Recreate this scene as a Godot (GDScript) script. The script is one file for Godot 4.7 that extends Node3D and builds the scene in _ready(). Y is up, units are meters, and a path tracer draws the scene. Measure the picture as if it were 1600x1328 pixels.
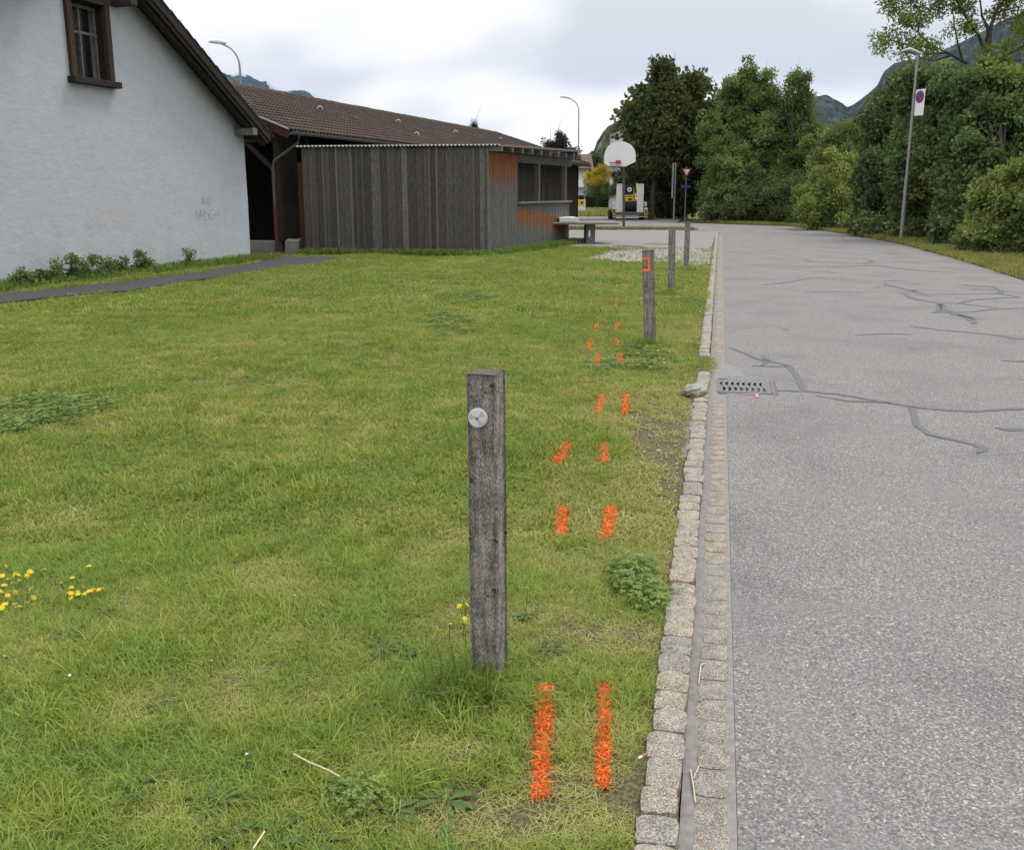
extends Node3D
# A lawn beside a village road under an overcast sky: wooden posts, granite kerb, barn, shed, hedges and mountains.

# ---------------------------------------------------------------- pixel to place (photograph 1600 x 1328)
const FOCAL := 1560.0
const EYE := 1.7
const PITCH := 0.229232           # camera looks 13.13 degrees down; the horizon lies at row 300
var rng := RandomNumberGenerator.new()
var M := {}                       # materials
var T := {}                       # textures
var SHAPES := {}                  # shared meshes
var used := {}

func ray(px: float, py: float) -> Vector3:
	var a := (px - 800.0) / FOCAL
	var b := -(py - 664.0) / FOCAL
	return Vector3(a, b * cos(PITCH) - sin(PITCH), -(cos(PITCH) + b * sin(PITCH)))

func ground_at(px: float, py: float, y := 0.0) -> Vector3:
	var d := ray(px, py)
	var t := (y - EYE) / d.y
	return Vector3(d.x * t, y, d.z * t)

func at_depth(px: float, py: float, depth: float) -> Vector3:
	var d := ray(px, py)
	var t := depth / -d.z
	return Vector3(d.x * t, EYE + d.y * t, -depth)

func on_plane(px: float, py: float, p: Vector3, n: Vector3) -> Vector3:
	var d := ray(px, py)
	var o := Vector3(0, EYE, 0)
	return o + d * ((p - o).dot(n) / d.dot(n))

# kerb line: s metres along it, u metres to the road side of the kerb's face
const KD := Vector3(0.2002, 0, -0.9798)
const KN := Vector3(0.9798, 0, 0.2002)
func K(s: float, u: float, y := 0.0) -> Vector3:
	return Vector3(-0.034, y, 0) + KD * s + KN * u
func to_k(p: Vector3) -> Vector2:
	var q := p - Vector3(-0.034, 0, 0)
	return Vector2(q.x * KD.x + q.z * KD.z, q.x * KN.x + q.z * KN.z)

# ---------------------------------------------------------------- mesh builder
class MB:
	var v := PackedVector3Array()
	var n := PackedVector3Array()
	var uv := PackedVector2Array()
	var c := PackedColorArray()
	var col := Color(1, 1, 1)
	var uvs := 1.0
	var uvo := Vector2.ZERO
	func put(p: Vector3, nn: Vector3, t: Vector2) -> void:
		v.append(p); n.append(nn); uv.append(t); c.append(col)
	func pl(p: Vector3, nn: Vector3) -> Vector2:
		var a := nn.abs()
		if a.y >= a.x and a.y >= a.z: return Vector2(p.x, p.z) * uvs + uvo
		if a.x >= a.z: return Vector2(p.z, p.y) * uvs + uvo
		return Vector2(p.x, p.y) * uvs + uvo
	func tri(a: Vector3, b: Vector3, d: Vector3) -> void:      # counter-clockwise seen from outside
		var nn := (b - a).cross(d - a).normalized()
		put(a, nn, pl(a, nn)); put(d, nn, pl(d, nn)); put(b, nn, pl(b, nn))
	func trin(a: Vector3, b: Vector3, d: Vector3, na: Vector3, nb: Vector3, nd: Vector3) -> void:
		put(a, na, pl(a, na)); put(d, nd, pl(d, na)); put(b, nb, pl(b, na))
	func triuv(a: Vector3, b: Vector3, d: Vector3, ta: Vector2, tb: Vector2, td: Vector2) -> void:
		var nn := (b - a).cross(d - a).normalized()
		put(a, nn, ta); put(d, nn, td); put(b, nn, tb)
	func quad(a: Vector3, b: Vector3, d: Vector3, e: Vector3) -> void:
		tri(a, b, d); tri(a, d, e)
	func quaduv(a: Vector3, b: Vector3, d: Vector3, e: Vector3, t0: Vector2, t1: Vector2) -> void:   # t0 at a, t1 at d
		triuv(a, b, d, t0, Vector2(t1.x, t0.y), t1); triuv(a, d, e, t0, t1, Vector2(t0.x, t1.y))
	func out(pts: Array, mid: Vector3) -> void:                # convex face turned away from mid
		var nn: Vector3 = (pts[1] - pts[0]).cross(pts[2] - pts[0])
		var cen := Vector3.ZERO
		for p in pts: cen += p
		cen /= pts.size()
		if nn.dot(cen - mid) < 0: pts.reverse()
		for i in range(1, pts.size() - 1): tri(pts[0], pts[i], pts[i + 1])
	func box(mid: Vector3, size: Vector3, ch := 0.0, basis := Basis()) -> void:
		var h := size / 2
		var at := v.size()
		if ch <= 0.0:
			for ax in 3:
				for s in [-1.0, 1.0]:
					var pts := []
					for q in [[-1, -1], [1, -1], [1, 1], [-1, 1]]:
						var p := Vector3.ZERO
						p[ax] = s * h[ax]; p[(ax + 1) % 3] = q[0] * h[(ax + 1) % 3]; p[(ax + 2) % 3] = q[1] * h[(ax + 2) % 3]
						pts.append(p)
					out(pts, Vector3.ZERO)
		else:
			for ax in 3:
				var j := (ax + 1) % 3
				var k := (ax + 2) % 3
				for s in [-1.0, 1.0]:
					var pts := []
					for q in [[-1, -1], [1, -1], [1, 1], [-1, 1]]:
						var p := Vector3.ZERO
						p[ax] = s * h[ax]; p[j] = q[0] * (h[j] - ch); p[k] = q[1] * (h[k] - ch)
						pts.append(p)
					out(pts, Vector3.ZERO)
				for a in [-1.0, 1.0]:
					for b in [-1.0, 1.0]:
						var pts := []
						for q in [[0, -1], [1, -1], [1, 1], [0, 1]]:
							var p := Vector3.ZERO
							p[ax] = q[1] * (h[ax] - ch)
							p[j] = a * (h[j] - (ch if q[0] == 0 else 0.0)); p[k] = b * (h[k] - (0.0 if q[0] == 0 else ch))
							pts.append(p)
						out(pts, Vector3.ZERO)
			for a in [-1.0, 1.0]:
				for b in [-1.0, 1.0]:
					for d in [-1.0, 1.0]:
						out([Vector3(a * h.x, b * (h.y - ch), d * (h.z - ch)), Vector3(a * (h.x - ch), b * h.y, d * (h.z - ch)), Vector3(a * (h.x - ch), b * (h.y - ch), d * h.z)], Vector3.ZERO)
		for i in range(at, v.size()):
			v[i] = basis * v[i] + mid; n[i] = basis * n[i]
	func bar(a: Vector3, b: Vector3, w: float, t: float, up := Vector3.UP, ch := 0.0) -> void:  # box from a to b, its own y along it
		var y := (b - a).normalized()
		var x := y.cross(up).normalized()
		var z := x.cross(y)
		box((a + b) / 2, Vector3(w, (b - a).length(), t), ch, Basis(x, y, z))
	func tube(pts: Array, rads: Array, seg := 8, cap := true) -> void:
		var rings := []
		for i in pts.size():
			var p: Vector3 = pts[i]
			var t: Vector3 = (pts[mini(i + 1, pts.size() - 1)] - pts[maxi(i - 1, 0)]).normalized()
			var x := t.cross(Vector3.UP if absf(t.y) < 0.9 else Vector3.RIGHT).normalized()
			var y := x.cross(t)
			var r := []
			for k in seg:
				var a := TAU * k / seg
				r.append([p + (x * cos(a) + y * sin(a)) * rads[i], x * cos(a) + y * sin(a)])
			rings.append(r)
		for i in pts.size() - 1:
			for k in seg:
				var A: Array = rings[i][k]
				var B: Array = rings[i][(k + 1) % seg]
				var C: Array = rings[i + 1][(k + 1) % seg]
				var D: Array = rings[i + 1][k]
				trin(A[0], C[0], B[0], A[1], C[1], B[1]); trin(A[0], D[0], C[0], A[1], D[1], C[1])
		if cap:
			for e in [0, pts.size() - 1]:
				var ring := []
				for q in rings[e]: ring.append(q[0])
				out(ring, pts[1 if e == 0 else pts.size() - 2])
	func prism(poly: PackedVector2Array, y0: float, y1: float) -> void:  # outline in x, z; top and sides
		var idx := Geometry2D.triangulate_polygon(poly)
		for i in range(0, idx.size(), 3):
			var a := Vector3(poly[idx[i]].x, y1, poly[idx[i]].y)
			var b := Vector3(poly[idx[i + 1]].x, y1, poly[idx[i + 1]].y)
			var d := Vector3(poly[idx[i + 2]].x, y1, poly[idx[i + 2]].y)
			if (b - a).cross(d - a).y < 0: tri(a, d, b)
			else: tri(a, b, d)
		var turn := -1.0 if Geometry2D.is_polygon_clockwise(poly) else 1.0
		for i in poly.size():
			var p := poly[i]
			var q := poly[(i + 1) % poly.size()]
			var A := Vector3(p.x, y0, p.y)
			var B := Vector3(q.x, y0, q.y)
			var up := Vector3(0, y1 - y0, 0)
			if turn > 0: quad(A, A + up, B + up, B)
			else: quad(B, B + up, A + up, A)
	func slab(poly: PackedVector2Array, z0: float, z1: float) -> void:   # outline in x, y, thick along z, both faces
		var idx := Geometry2D.triangulate_polygon(poly)
		for i in range(0, idx.size(), 3):
			for z in [z0, z1]:
				var a := Vector3(poly[idx[i]].x, poly[idx[i]].y, z)
				var b := Vector3(poly[idx[i + 1]].x, poly[idx[i + 1]].y, z)
				var d := Vector3(poly[idx[i + 2]].x, poly[idx[i + 2]].y, z)
				out([a, b, d], Vector3(a.x, a.y, (z0 + z1) / 2))
		var turn := -1.0 if Geometry2D.is_polygon_clockwise(poly) else 1.0
		for i in poly.size():
			var p := poly[i]
			var q := poly[(i + 1) % poly.size()]
			var A := Vector3(p.x, p.y, z0)
			var B := Vector3(q.x, q.y, z0)
			var dz := Vector3(0, 0, z1 - z0)
			if turn > 0: quad(A, A + dz, B + dz, B)
			else: quad(B, B + dz, A + dz, A)
	func disc(mid: Vector3, r: float, nrm: Vector3, seg := 20) -> void:
		var x := nrm.cross(Vector3.UP if absf(nrm.y) < 0.9 else Vector3.RIGHT).normalized()
		var y := nrm.cross(x)
		for k in seg:
			var a := TAU * k / seg
			var b := TAU * (k + 1) / seg
			tri(mid, mid + (x * cos(a) + y * sin(a)) * r, mid + (x * cos(b) + y * sin(b)) * r)
	func commit(mat: Material = null) -> ArrayMesh:
		var arr := []
		arr.resize(Mesh.ARRAY_MAX)
		arr[Mesh.ARRAY_VERTEX] = v; arr[Mesh.ARRAY_NORMAL] = n; arr[Mesh.ARRAY_TEX_UV] = uv; arr[Mesh.ARRAY_COLOR] = c
		var m := ArrayMesh.new()
		m.add_surface_from_arrays(Mesh.PRIMITIVE_TRIANGLES, arr)
		if mat: m.surface_set_material(0, mat)
		return m

# ---------------------------------------------------------------- nodes
func numbered(called: String) -> String:
	var k: int = used.get(called, 0)
	used[called] = k + 1
	return called if k == 0 else "%s_%03d" % [called, k]

func tag(o: Node3D, label: String, category := "", group := "", kind := "") -> Node3D:
	if label: o.set_meta("label", label)
	if category: o.set_meta("category", category)
	if group: o.set_meta("group", group)
	if kind: o.set_meta("kind", kind)
	return o

func thing(called: String, label: String, category: String, at := Vector3.ZERO, basis := Basis(), group := "") -> Node3D:
	var o := Node3D.new()
	o.name = numbered(called)
	add_child(o, true)
	o.transform = Transform3D(basis, at)
	return tag(o, label, category, group)

func part(parent: Node3D, called: String, mesh: Mesh, mat: Material, xf := Transform3D()) -> MeshInstance3D:
	var o := MeshInstance3D.new()
	o.name = numbered(called) if parent == self else called
	o.mesh = mesh
	o.material_override = mat
	o.transform = xf
	parent.add_child(o, true)
	return o

func structure(called: String, label: String, mesh: Mesh, mat: Material) -> MeshInstance3D:
	var o := part(self, called, mesh, mat)
	tag(o, label, "", "", "structure")
	return o

func scatter(parent: Node3D, called: String, mesh: Mesh, mat: Material, buf: PackedFloat32Array) -> MultiMeshInstance3D:
	var mm := MultiMesh.new()
	mm.transform_format = MultiMesh.TRANSFORM_3D
	mm.use_colors = true
	mm.mesh = mesh
	mm.instance_count = buf.size() / 16
	mm.buffer = buf
	var o := MultiMeshInstance3D.new()
	o.name = numbered(called) if parent == self else called
	o.multimesh = mm
	o.material_override = mat
	parent.add_child(o, true)
	o.set_meta("kind", "stuff")
	return o

func push(buf: PackedFloat32Array, b: Basis, p: Vector3, c: Color) -> void:
	buf.append_array(PackedFloat32Array([b.x.x, b.y.x, b.z.x, p.x, b.x.y, b.y.y, b.z.y, p.y, b.x.z, b.y.z, b.z.z, p.z, c.r, c.g, c.b, 1.0]))

# ---------------------------------------------------------------- textures and materials
func lin(r: float, g: float, b: float) -> Color:
	return Color(r, g, b).linear_to_srgb()

func noise_bytes(w: int, h: int, freq: float, sd: int, oct := 4, kind := FastNoiseLite.TYPE_SIMPLEX_SMOOTH, sx := 1, sy := 1) -> PackedByteArray:
	var f := FastNoiseLite.new()
	f.seed = sd; f.frequency = freq; f.noise_type = kind; f.fractal_octaves = oct
	if oct <= 1: f.fractal_type = FastNoiseLite.FRACTAL_NONE
	if kind == FastNoiseLite.TYPE_CELLULAR: f.cellular_return_type = FastNoiseLite.RETURN_CELL_VALUE
	var im := f.get_seamless_image(w / sx, h / sy, false, false, 0.15, true)
	im.convert(Image.FORMAT_L8)
	if sx > 1 or sy > 1: im.resize(w, h, Image.INTERPOLATE_CUBIC)
	return im.get_data()

func ramp(stops: Array) -> PackedByteArray:       # 256 sRGB triples from [position, linear colour]
	var out := PackedByteArray()
	out.resize(768)
	for i in 256:
		var x := i / 255.0
		var c: Color = stops[0][1]
		for k in stops.size() - 1:
			if x >= stops[k][0]:
				c = stops[k][1].lerp(stops[k + 1][1], clampf((x - stops[k][0]) / (stops[k + 1][0] - stops[k][0]), 0, 1))
		c = c.linear_to_srgb()
		out[i * 3] = int(clampf(c.r, 0, 1) * 255); out[i * 3 + 1] = int(clampf(c.g, 0, 1) * 255); out[i * 3 + 2] = int(clampf(c.b, 0, 1) * 255)
	return out

func picture(w: int, h: int, values: PackedByteArray, stops: Array) -> ImageTexture:
	var rp := ramp(stops)
	var d := PackedByteArray()
	d.resize(w * h * 3)
	for i in w * h:
		var k := values[i] * 3
		d[i * 3] = rp[k]; d[i * 3 + 1] = rp[k + 1]; d[i * 3 + 2] = rp[k + 2]
	return ImageTexture.create_from_image(Image.create_from_data(w, h, false, Image.FORMAT_RGB8, d))

func grey(w: int, h: int, values: PackedByteArray) -> ImageTexture:
	return ImageTexture.create_from_image(Image.create_from_data(w, h, false, Image.FORMAT_L8, values))

func blend(parts: Array, bias := 0.0) -> PackedByteArray:     # [[bytes, weight] ...]
	var out := PackedByteArray()
	var size: int = parts[0][0].size()
	out.resize(size)
	if parts.size() == 1:
		return parts[0][0]
	var a: PackedByteArray = parts[0][0]
	var b: PackedByteArray = parts[1][0]
	var d: PackedByteArray = parts[2][0] if parts.size() > 2 else parts[0][0]
	var wa: float = parts[0][1]
	var wb: float = parts[1][1]
	var wd: float = parts[2][1] if parts.size() > 2 else 0.0
	for i in size:
		out[i] = clampi(int(a[i] * wa + b[i] * wb + d[i] * wd + bias), 0, 255)
	return out

func mat(color := Color(1, 1, 1), rough := 0.9, o := {}) -> StandardMaterial3D:
	var m := StandardMaterial3D.new()
	m.albedo_color = color
	m.roughness = rough
	m.metallic_specular = o.get("spec", 0.35)
	m.metallic = o.get("metal", 0.0)
	if o.has("tex"): m.albedo_texture = o.tex
	if o.get("vc", false): m.vertex_color_use_as_albedo = true
	if o.has("height"):
		m.heightmap_enabled = true; m.heightmap_texture = o.height; m.heightmap_scale = o.get("hs", 0.5)
	if o.has("tri"):
		m.uv1_triplanar = true; m.uv1_world_triplanar = o.get("world", true)
		m.uv1_scale = Vector3.ONE * o.tri
		m.uv1_triplanar_sharpness = 4.0
	elif o.has("uv"): m.uv1_scale = o.uv
	if o.has("detail"):
		m.detail_enabled = true; m.detail_albedo = o.detail; m.detail_blend_mode = BaseMaterial3D.BLEND_MODE_MUL
		m.detail_uv_layer = BaseMaterial3D.DETAIL_UV_2
		m.uv2_triplanar = true; m.uv2_world_triplanar = true; m.uv2_scale = Vector3.ONE * o.dtri
	if o.has("back"):
		m.backlight_enabled = true; m.backlight = o.back
	m.cull_mode = BaseMaterial3D.CULL_DISABLED
	return m

func make_materials() -> void:
	var S := 1024
	# asphalt: pale and dark aggregate in a grey binder
	var grain := noise_bytes(S, S, 0.27, 3, 1, FastNoiseLite.TYPE_CELLULAR)
	var cell := noise_bytes(S, S, 0.18, 8, 1, FastNoiseLite.TYPE_CELLULAR)
	var fine := noise_bytes(S, S, 0.42, 5, 1)
	var coarse := noise_bytes(512, 512, 0.012, 11, 4)
	var asphalt := blend([[grain, 0.72], [cell, 0.34], [fine, 0.1]], -20)
	T.asphalt = picture(S, S, asphalt, [[0.0, Color(0.11, 0.11, 0.11)], [0.3, Color(0.172, 0.171, 0.17)], [0.5, Color(0.222, 0.22, 0.217)], [0.7, Color(0.272, 0.269, 0.263)], [0.86, Color(0.36, 0.354, 0.343)], [1.0, Color(0.62, 0.605, 0.58)]])
	T.asphalt_h = grey(S, S, asphalt)
	T.patchy = picture(512, 512, coarse, [[0.0, Color(0.74, 0.74, 0.74)], [0.3, Color(0.90, 0.90, 0.90)], [0.55, Color(0.98, 0.98, 0.975)], [1.0, Color(1.0, 0.995, 0.98)]])
	M.road = mat(lin(0.84, 0.843, 0.846), 0.93, {"tex": T.asphalt, "height": T.asphalt_h, "hs": 0.5, "tri": 0.62, "detail": T.patchy, "dtri": 0.11})
	M.court = mat(lin(0.92, 0.92, 0.93), 0.95, {"tex": T.asphalt, "tri": 0.8, "detail": T.patchy, "dtri": 0.23})
	M.path = mat(lin(0.27, 0.27, 0.285), 0.95, {"tex": T.asphalt, "height": T.asphalt_h, "hs": 0.2, "tri": 0.9, "detail": T.patchy, "dtri": 0.3})
	M.seal = mat(lin(0.125, 0.125, 0.128), 0.75, {"detail": T.patchy, "dtri": 0.9, "spec": 0.3, "height": T.asphalt_h, "hs": 0.15, "tri": 0.62})
	# mortar, concrete, granite
	var conc := blend([[noise_bytes(512, 512, 0.02, 21, 5), 0.6], [noise_bytes(512, 512, 0.3, 22, 2), 0.4]])
	T.concrete = picture(512, 512, conc, [[0.0, Color(0.17, 0.165, 0.16)], [0.45, Color(0.27, 0.265, 0.26)], [1.0, Color(0.37, 0.36, 0.345)]])
	T.concrete_h = grey(512, 512, conc)
	M.mortar = mat(lin(0.74, 0.735, 0.725), 0.95, {"tex": T.concrete, "height": T.concrete_h, "hs": 0.2, "tri": 1.7})
	M.concrete = mat(lin(0.74, 0.72, 0.69), 0.9, {"tex": T.concrete, "height": T.concrete_h, "hs": 0.2, "tri": 0.9})
	var gran := blend([[noise_bytes(512, 512, 0.16, 31, 3), 0.55], [noise_bytes(512, 512, 0.3, 32, 1, FastNoiseLite.TYPE_CELLULAR), 0.5], [noise_bytes(512, 512, 0.012, 33, 3), 0.25]], -32)
	T.granite = picture(512, 512, gran, [[0.0, Color(0.07, 0.067, 0.06)], [0.3, Color(0.21, 0.20, 0.18)], [0.52, Color(0.37, 0.355, 0.325)], [0.75, Color(0.56, 0.535, 0.49)], [1.0, Color(0.78, 0.76, 0.72)]])
	T.granite_h = grey(512, 512, gran)
	var rust := picture(512, 512, noise_bytes(512, 512, 0.03, 34, 4), [[0.0, Color(1, 1, 1)], [0.58, Color(1, 1, 1)], [0.74, Color(1.0, 0.92, 0.78)], [0.88, Color(0.98, 0.80, 0.58)], [1.0, Color(0.92, 0.7, 0.45)]])
	for k in 4:
		M["stone%d" % k] = mat([lin(0.72, 0.71, 0.675), lin(0.77, 0.745, 0.695), lin(0.64, 0.65, 0.635), lin(0.79, 0.745, 0.67)][k], 0.85, {"tex": T.granite, "height": T.granite_h, "hs": 0.6, "tri": 1.7, "detail": rust, "dtri": 2.2})
		M["gutter_stone%d" % k] = mat([lin(0.63, 0.615, 0.59), lin(0.65, 0.62, 0.58), lin(0.61, 0.605, 0.595), lin(0.70, 0.64, 0.53)][k], 0.9, {"tex": T.granite, "height": T.granite_h, "hs": 0.4, "tri": 1.7, "detail": rust, "dtri": 1.7})
	M.rock = mat(lin(0.92, 0.93, 0.86), 0.9, {"tex": T.granite, "height": T.granite_h, "hs": 0.8, "tri": 2.0})
	# soil and thatch under the grass, gravel
	var soil := blend([[noise_bytes(S, S, 0.05, 41, 4), 0.6], [noise_bytes(S, S, 0.35, 42, 2), 0.4]])
	T.soil = picture(S, S, soil, [[0.0, Color(0.025, 0.02, 0.013)], [0.4, Color(0.075, 0.062, 0.035)], [0.65, Color(0.16, 0.14, 0.07)], [1.0, Color(0.32, 0.27, 0.15)]])
	T.soil_h = grey(S, S, soil)
	M.soil = mat(lin(1, 1, 1), 0.98, {"tex": T.soil, "height": T.soil_h, "hs": 1.2, "tri": 0.9})
	M.field = mat(lin(0.75, 1.0, 0.5), 0.98, {"tex": T.soil, "tri": 0.5, "detail": T.patchy, "dtri": 0.06})
	M.gravel = mat(lin(1.0, 0.97, 0.93), 0.95, {"tex": T.granite, "height": T.granite_h, "hs": 2.0, "tri": 0.55, "detail": T.patchy, "dtri": 0.3})
	M.pebble = mat(lin(1, 1, 1), 0.9, {"vc": true})
	# wood: streaks along y
	var w1 := noise_bytes(512, 1024, 0.05, 51, 4, FastNoiseLite.TYPE_SIMPLEX_SMOOTH, 1, 16)
	var w2 := noise_bytes(512, 1024, 0.26, 52, 2, FastNoiseLite.TYPE_SIMPLEX_SMOOTH, 1, 6)
	var w3 := noise_bytes(512, 1024, 0.012, 53, 4)
	var wood := blend([[w1, 0.42], [w2, 0.62], [w3, 0.25]], -36)
	var kr := RandomNumberGenerator.new()
	kr.seed = 8
	for k in 20:           # knots
		var kx := kr.randi_range(0, 511)
		var ky := kr.randi_range(0, 1023)
		var rx := kr.randf_range(4, 9)
		var ry := rx * kr.randf_range(1.3, 2.4)
		for dy in range(-int(ry) - 2, int(ry) + 3):
			for dx in range(-int(rx) - 2, int(rx) + 3):
				var e := sqrt(dx * dx / (rx * rx) + dy * dy / (ry * ry))
				if e < 1.15:
					var i := ((ky + dy + 1024) % 1024) * 512 + (kx + dx + 512) % 512
					wood[i] = int(wood[i] * lerpf(0.15, 1.0, smoothstep(0.5, 1.15, e)) + (30.0 if e < 0.3 else 0.0))
	T.wood = picture(512, 1024, wood, [[0.0, Color(0.07, 0.067, 0.062)], [0.3, Color(0.27, 0.262, 0.25)], [0.5, Color(0.5, 0.49, 0.475)], [0.7, Color(0.80, 0.79, 0.77)], [0.85, Color(1.1, 1.09, 1.07)], [1.0, Color(1.5, 1.48, 1.45)]])
	T.wood_h = grey(512, 1024, wood)
	for k in 5:
		M["board%d" % k] = mat([lin(0.122, 0.115, 0.107), lin(0.172, 0.163, 0.153), lin(0.225, 0.215, 0.203), lin(0.15, 0.133, 0.114), lin(0.27, 0.26, 0.246)][k], 0.9, {"tex": T.wood, "height": T.wood_h, "hs": 0.5})
	M.post = mat(lin(0.40, 0.378, 0.35), 0.9, {"tex": T.wood, "height": T.wood_h, "hs": 0.6})
	M.post_end = mat(lin(0.33, 0.33, 0.29), 0.95, {"tex": T.wood, "height": T.wood_h, "hs": 0.6})
	M.dark_wood = mat(lin(0.055, 0.045, 0.038), 0.9, {"tex": T.wood, "height": T.wood_h, "hs": 0.4})
	M.brown_wood = mat(lin(0.095, 0.072, 0.053), 0.88, {"tex": T.wood, "height": T.wood_h, "hs": 0.4})
	M.red_wood = mat(lin(0.085, 0.042, 0.028), 0.88, {"tex": T.wood, "height": T.wood_h, "hs": 0.4})
	M.beam = mat(lin(0.12, 0.115, 0.11), 0.9, {"tex": T.wood, "height": T.wood_h, "hs": 0.4})
	M.rail = mat(lin(0.30, 0.29, 0.275), 0.9, {"tex": T.wood, "height": T.wood_h, "hs": 0.4})
	# boards that were sheltered keep their brown near the top; the weathered edge runs in streaks
	var d := PackedByteArray()
	d.resize(512 * 512 * 3)
	for y in 512:
		for x in 512:
			var i := (y * 2) * 512 + x
			var g := wood[i] / 255.0
			var edge := 0.28 + (w1[i] / 255.0 - 0.5) * 0.34 + (w2[i] / 255.0 - 0.5) * 0.12 + (w3[i] / 255.0 - 0.5) * 0.2
			var keep := smoothstep(-0.06, 0.06, edge - y / 512.0)
			var grey_c := Color(0.14, 0.137, 0.133) * (0.25 + g)
			var brown_c := Color(0.26, 0.098, 0.038) * (0.25 + g)
			var c := grey_c.lerp(brown_c, keep).linear_to_srgb()
			var o := (y * 512 + x) * 3
			d[o] = int(clampf(c.r, 0, 1) * 255); d[o + 1] = int(clampf(c.g, 0, 1) * 255); d[o + 2] = int(clampf(c.b, 0, 1) * 255)
	T.stained = ImageTexture.create_from_image(Image.create_from_data(512, 512, false, Image.FORMAT_RGB8, d))
	M.stained = mat(Color(1, 1, 1), 0.9, {"tex": T.stained, "height": T.wood_h, "hs": 0.3})
	# render on the house wall
	var pl1 := noise_bytes(S, S, 0.008, 61, 5)
	var pl2 := noise_bytes(S, S, 0.03, 62, 3, FastNoiseLite.TYPE_SIMPLEX_SMOOTH, 2, 1)
	var pl3 := noise_bytes(S, S, 0.3, 63, 2)
	var plaster := blend([[pl1, 0.5], [pl2, 0.35], [pl3, 0.15]])
	T.plaster = picture(S, S, plaster, [[0.0, Color(0.33, 0.355, 0.385)], [0.25, Color(0.395, 0.42, 0.45)], [0.7, Color(0.43, 0.457, 0.487)], [1.0, Color(0.465, 0.487, 0.513)]])
	T.plaster_h = grey(S, S, plaster)
	var blush := picture(512, 512, noise_bytes(512, 512, 0.008, 64, 4), [[0.0, Color(1, 1, 1)], [0.68, Color(1, 1, 1)], [0.8, Color(1.0, 0.95, 0.91)], [1.0, Color(1.0, 0.90, 0.85)]])
	M.plaster = mat(lin(0.97, 0.98, 1.0), 0.95, {"tex": T.plaster, "height": T.plaster_h, "hs": 0.9, "tri": 0.31, "detail": blush, "dtri": 0.13})
	M.scrawl = mat(lin(0.35, 0.37, 0.395), 0.95)
	# roof tiles, metal, paint
	M.tile = mat(lin(1, 1, 1), 0.85, {"vc": true})
	for k in 3: M["tile%d" % k] = mat([lin(0.19, 0.135, 0.115), lin(0.16, 0.122, 0.104), lin(0.22, 0.155, 0.12)][k], 0.9, {"tex": T.granite, "tri": 1.3})
	M.zinc = mat(lin(0.33, 0.34, 0.35), 0.55, {"metal": 0.6})
	M.dark_zinc = mat(lin(0.10, 0.095, 0.09), 0.6, {"metal": 0.4})
	M.galv = mat(lin(0.42, 0.44, 0.46), 0.5, {"metal": 0.5, "tex": T.concrete, "tri": 1.5})
	M.galv.albedo_color = lin(1.0, 1.0, 1.0)
	M.fibre = mat(lin(0.36, 0.35, 0.34), 0.95, {"tex": T.concrete, "tri": 1.0})
	M.fibre.albedo_color = lin(1, 1, 1)
	M.iron = mat(lin(0.15, 0.15, 0.148), 0.65, {"metal": 0.3})
	M.black = mat(lin(0.015, 0.015, 0.016), 0.6)
	M.rubber = mat(lin(0.02, 0.02, 0.02), 0.85)
	M.white = mat(lin(0.74, 0.74, 0.74), 0.5)
	M.dirty_white = mat(lin(0.64, 0.64, 0.63), 0.6)
	M.reflector_a = mat(lin(0.60, 0.61, 0.61), 0.25, {"spec": 0.6})
	M.reflector_b = mat(lin(0.42, 0.43, 0.43), 0.25, {"spec": 0.6})
	M.orange = mat(lin(0.85, 0.17, 0.045), 0.6)
	M.orange_vc = mat(lin(1, 1, 1), 0.6, {"vc": true, "back": lin(0.5, 0.5, 0.5)})
	M.pink = mat(lin(0.55, 0.24, 0.24), 0.8)
	M.red = mat(lin(0.45, 0.02, 0.02), 0.4)
	M.sign_red = mat(lin(0.36, 0.03, 0.035), 0.5)
	M.rim_red = mat(lin(0.34, 0.055, 0.035), 0.6)
	M.blue = mat(lin(0.03, 0.09, 0.33), 0.5)
	M.yellow = mat(lin(0.62, 0.40, 0.03), 0.5)
	M.glass = mat(Color(0.4, 0.42, 0.42, 0.04), 0.04, {"spec": 0.18})
	M.glass.transparency = BaseMaterial3D.TRANSPARENCY_ALPHA
	M.dark_glass = mat(lin(0.03, 0.032, 0.035), 0.08, {"spec": 0.5})
	M.net = mat(lin(0.4, 0.4, 0.38), 0.9)
	M.bark = mat(lin(0.10, 0.085, 0.065), 0.95, {"tex": T.wood, "height": T.wood_h, "hs": 1.0})
	M.pale_bark = mat(lin(0.2, 0.19, 0.16), 0.95, {"tex": T.wood, "height": T.wood_h, "hs": 1.0})
	M.leaf = mat(lin(1, 1, 1), 0.55, {"vc": true, "back": lin(0.65, 0.65, 0.45), "spec": 0.35})
	M.blade = mat(lin(1, 1, 1), 0.6, {"vc": true, "back": lin(0.75, 0.75, 0.6), "spec": 0.3})
	M.flower = mat(lin(0.75, 0.55, 0.02), 0.6, {"back": lin(0.3, 0.3, 0.2)})
	M.petal_white = mat(lin(0.7, 0.68, 0.68), 0.7)
	M.straw = mat(lin(0.55, 0.5, 0.36), 0.8)
	M.slope = mat(lin(1, 1, 1), 0.98, {"vc": true, "spec": 0.1})
	M.house_wall = mat(lin(0.58, 0.57, 0.56), 0.95, {})
	M.house_roof = mat(lin(0.12, 0.08, 0.065), 0.9, {})

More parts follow.
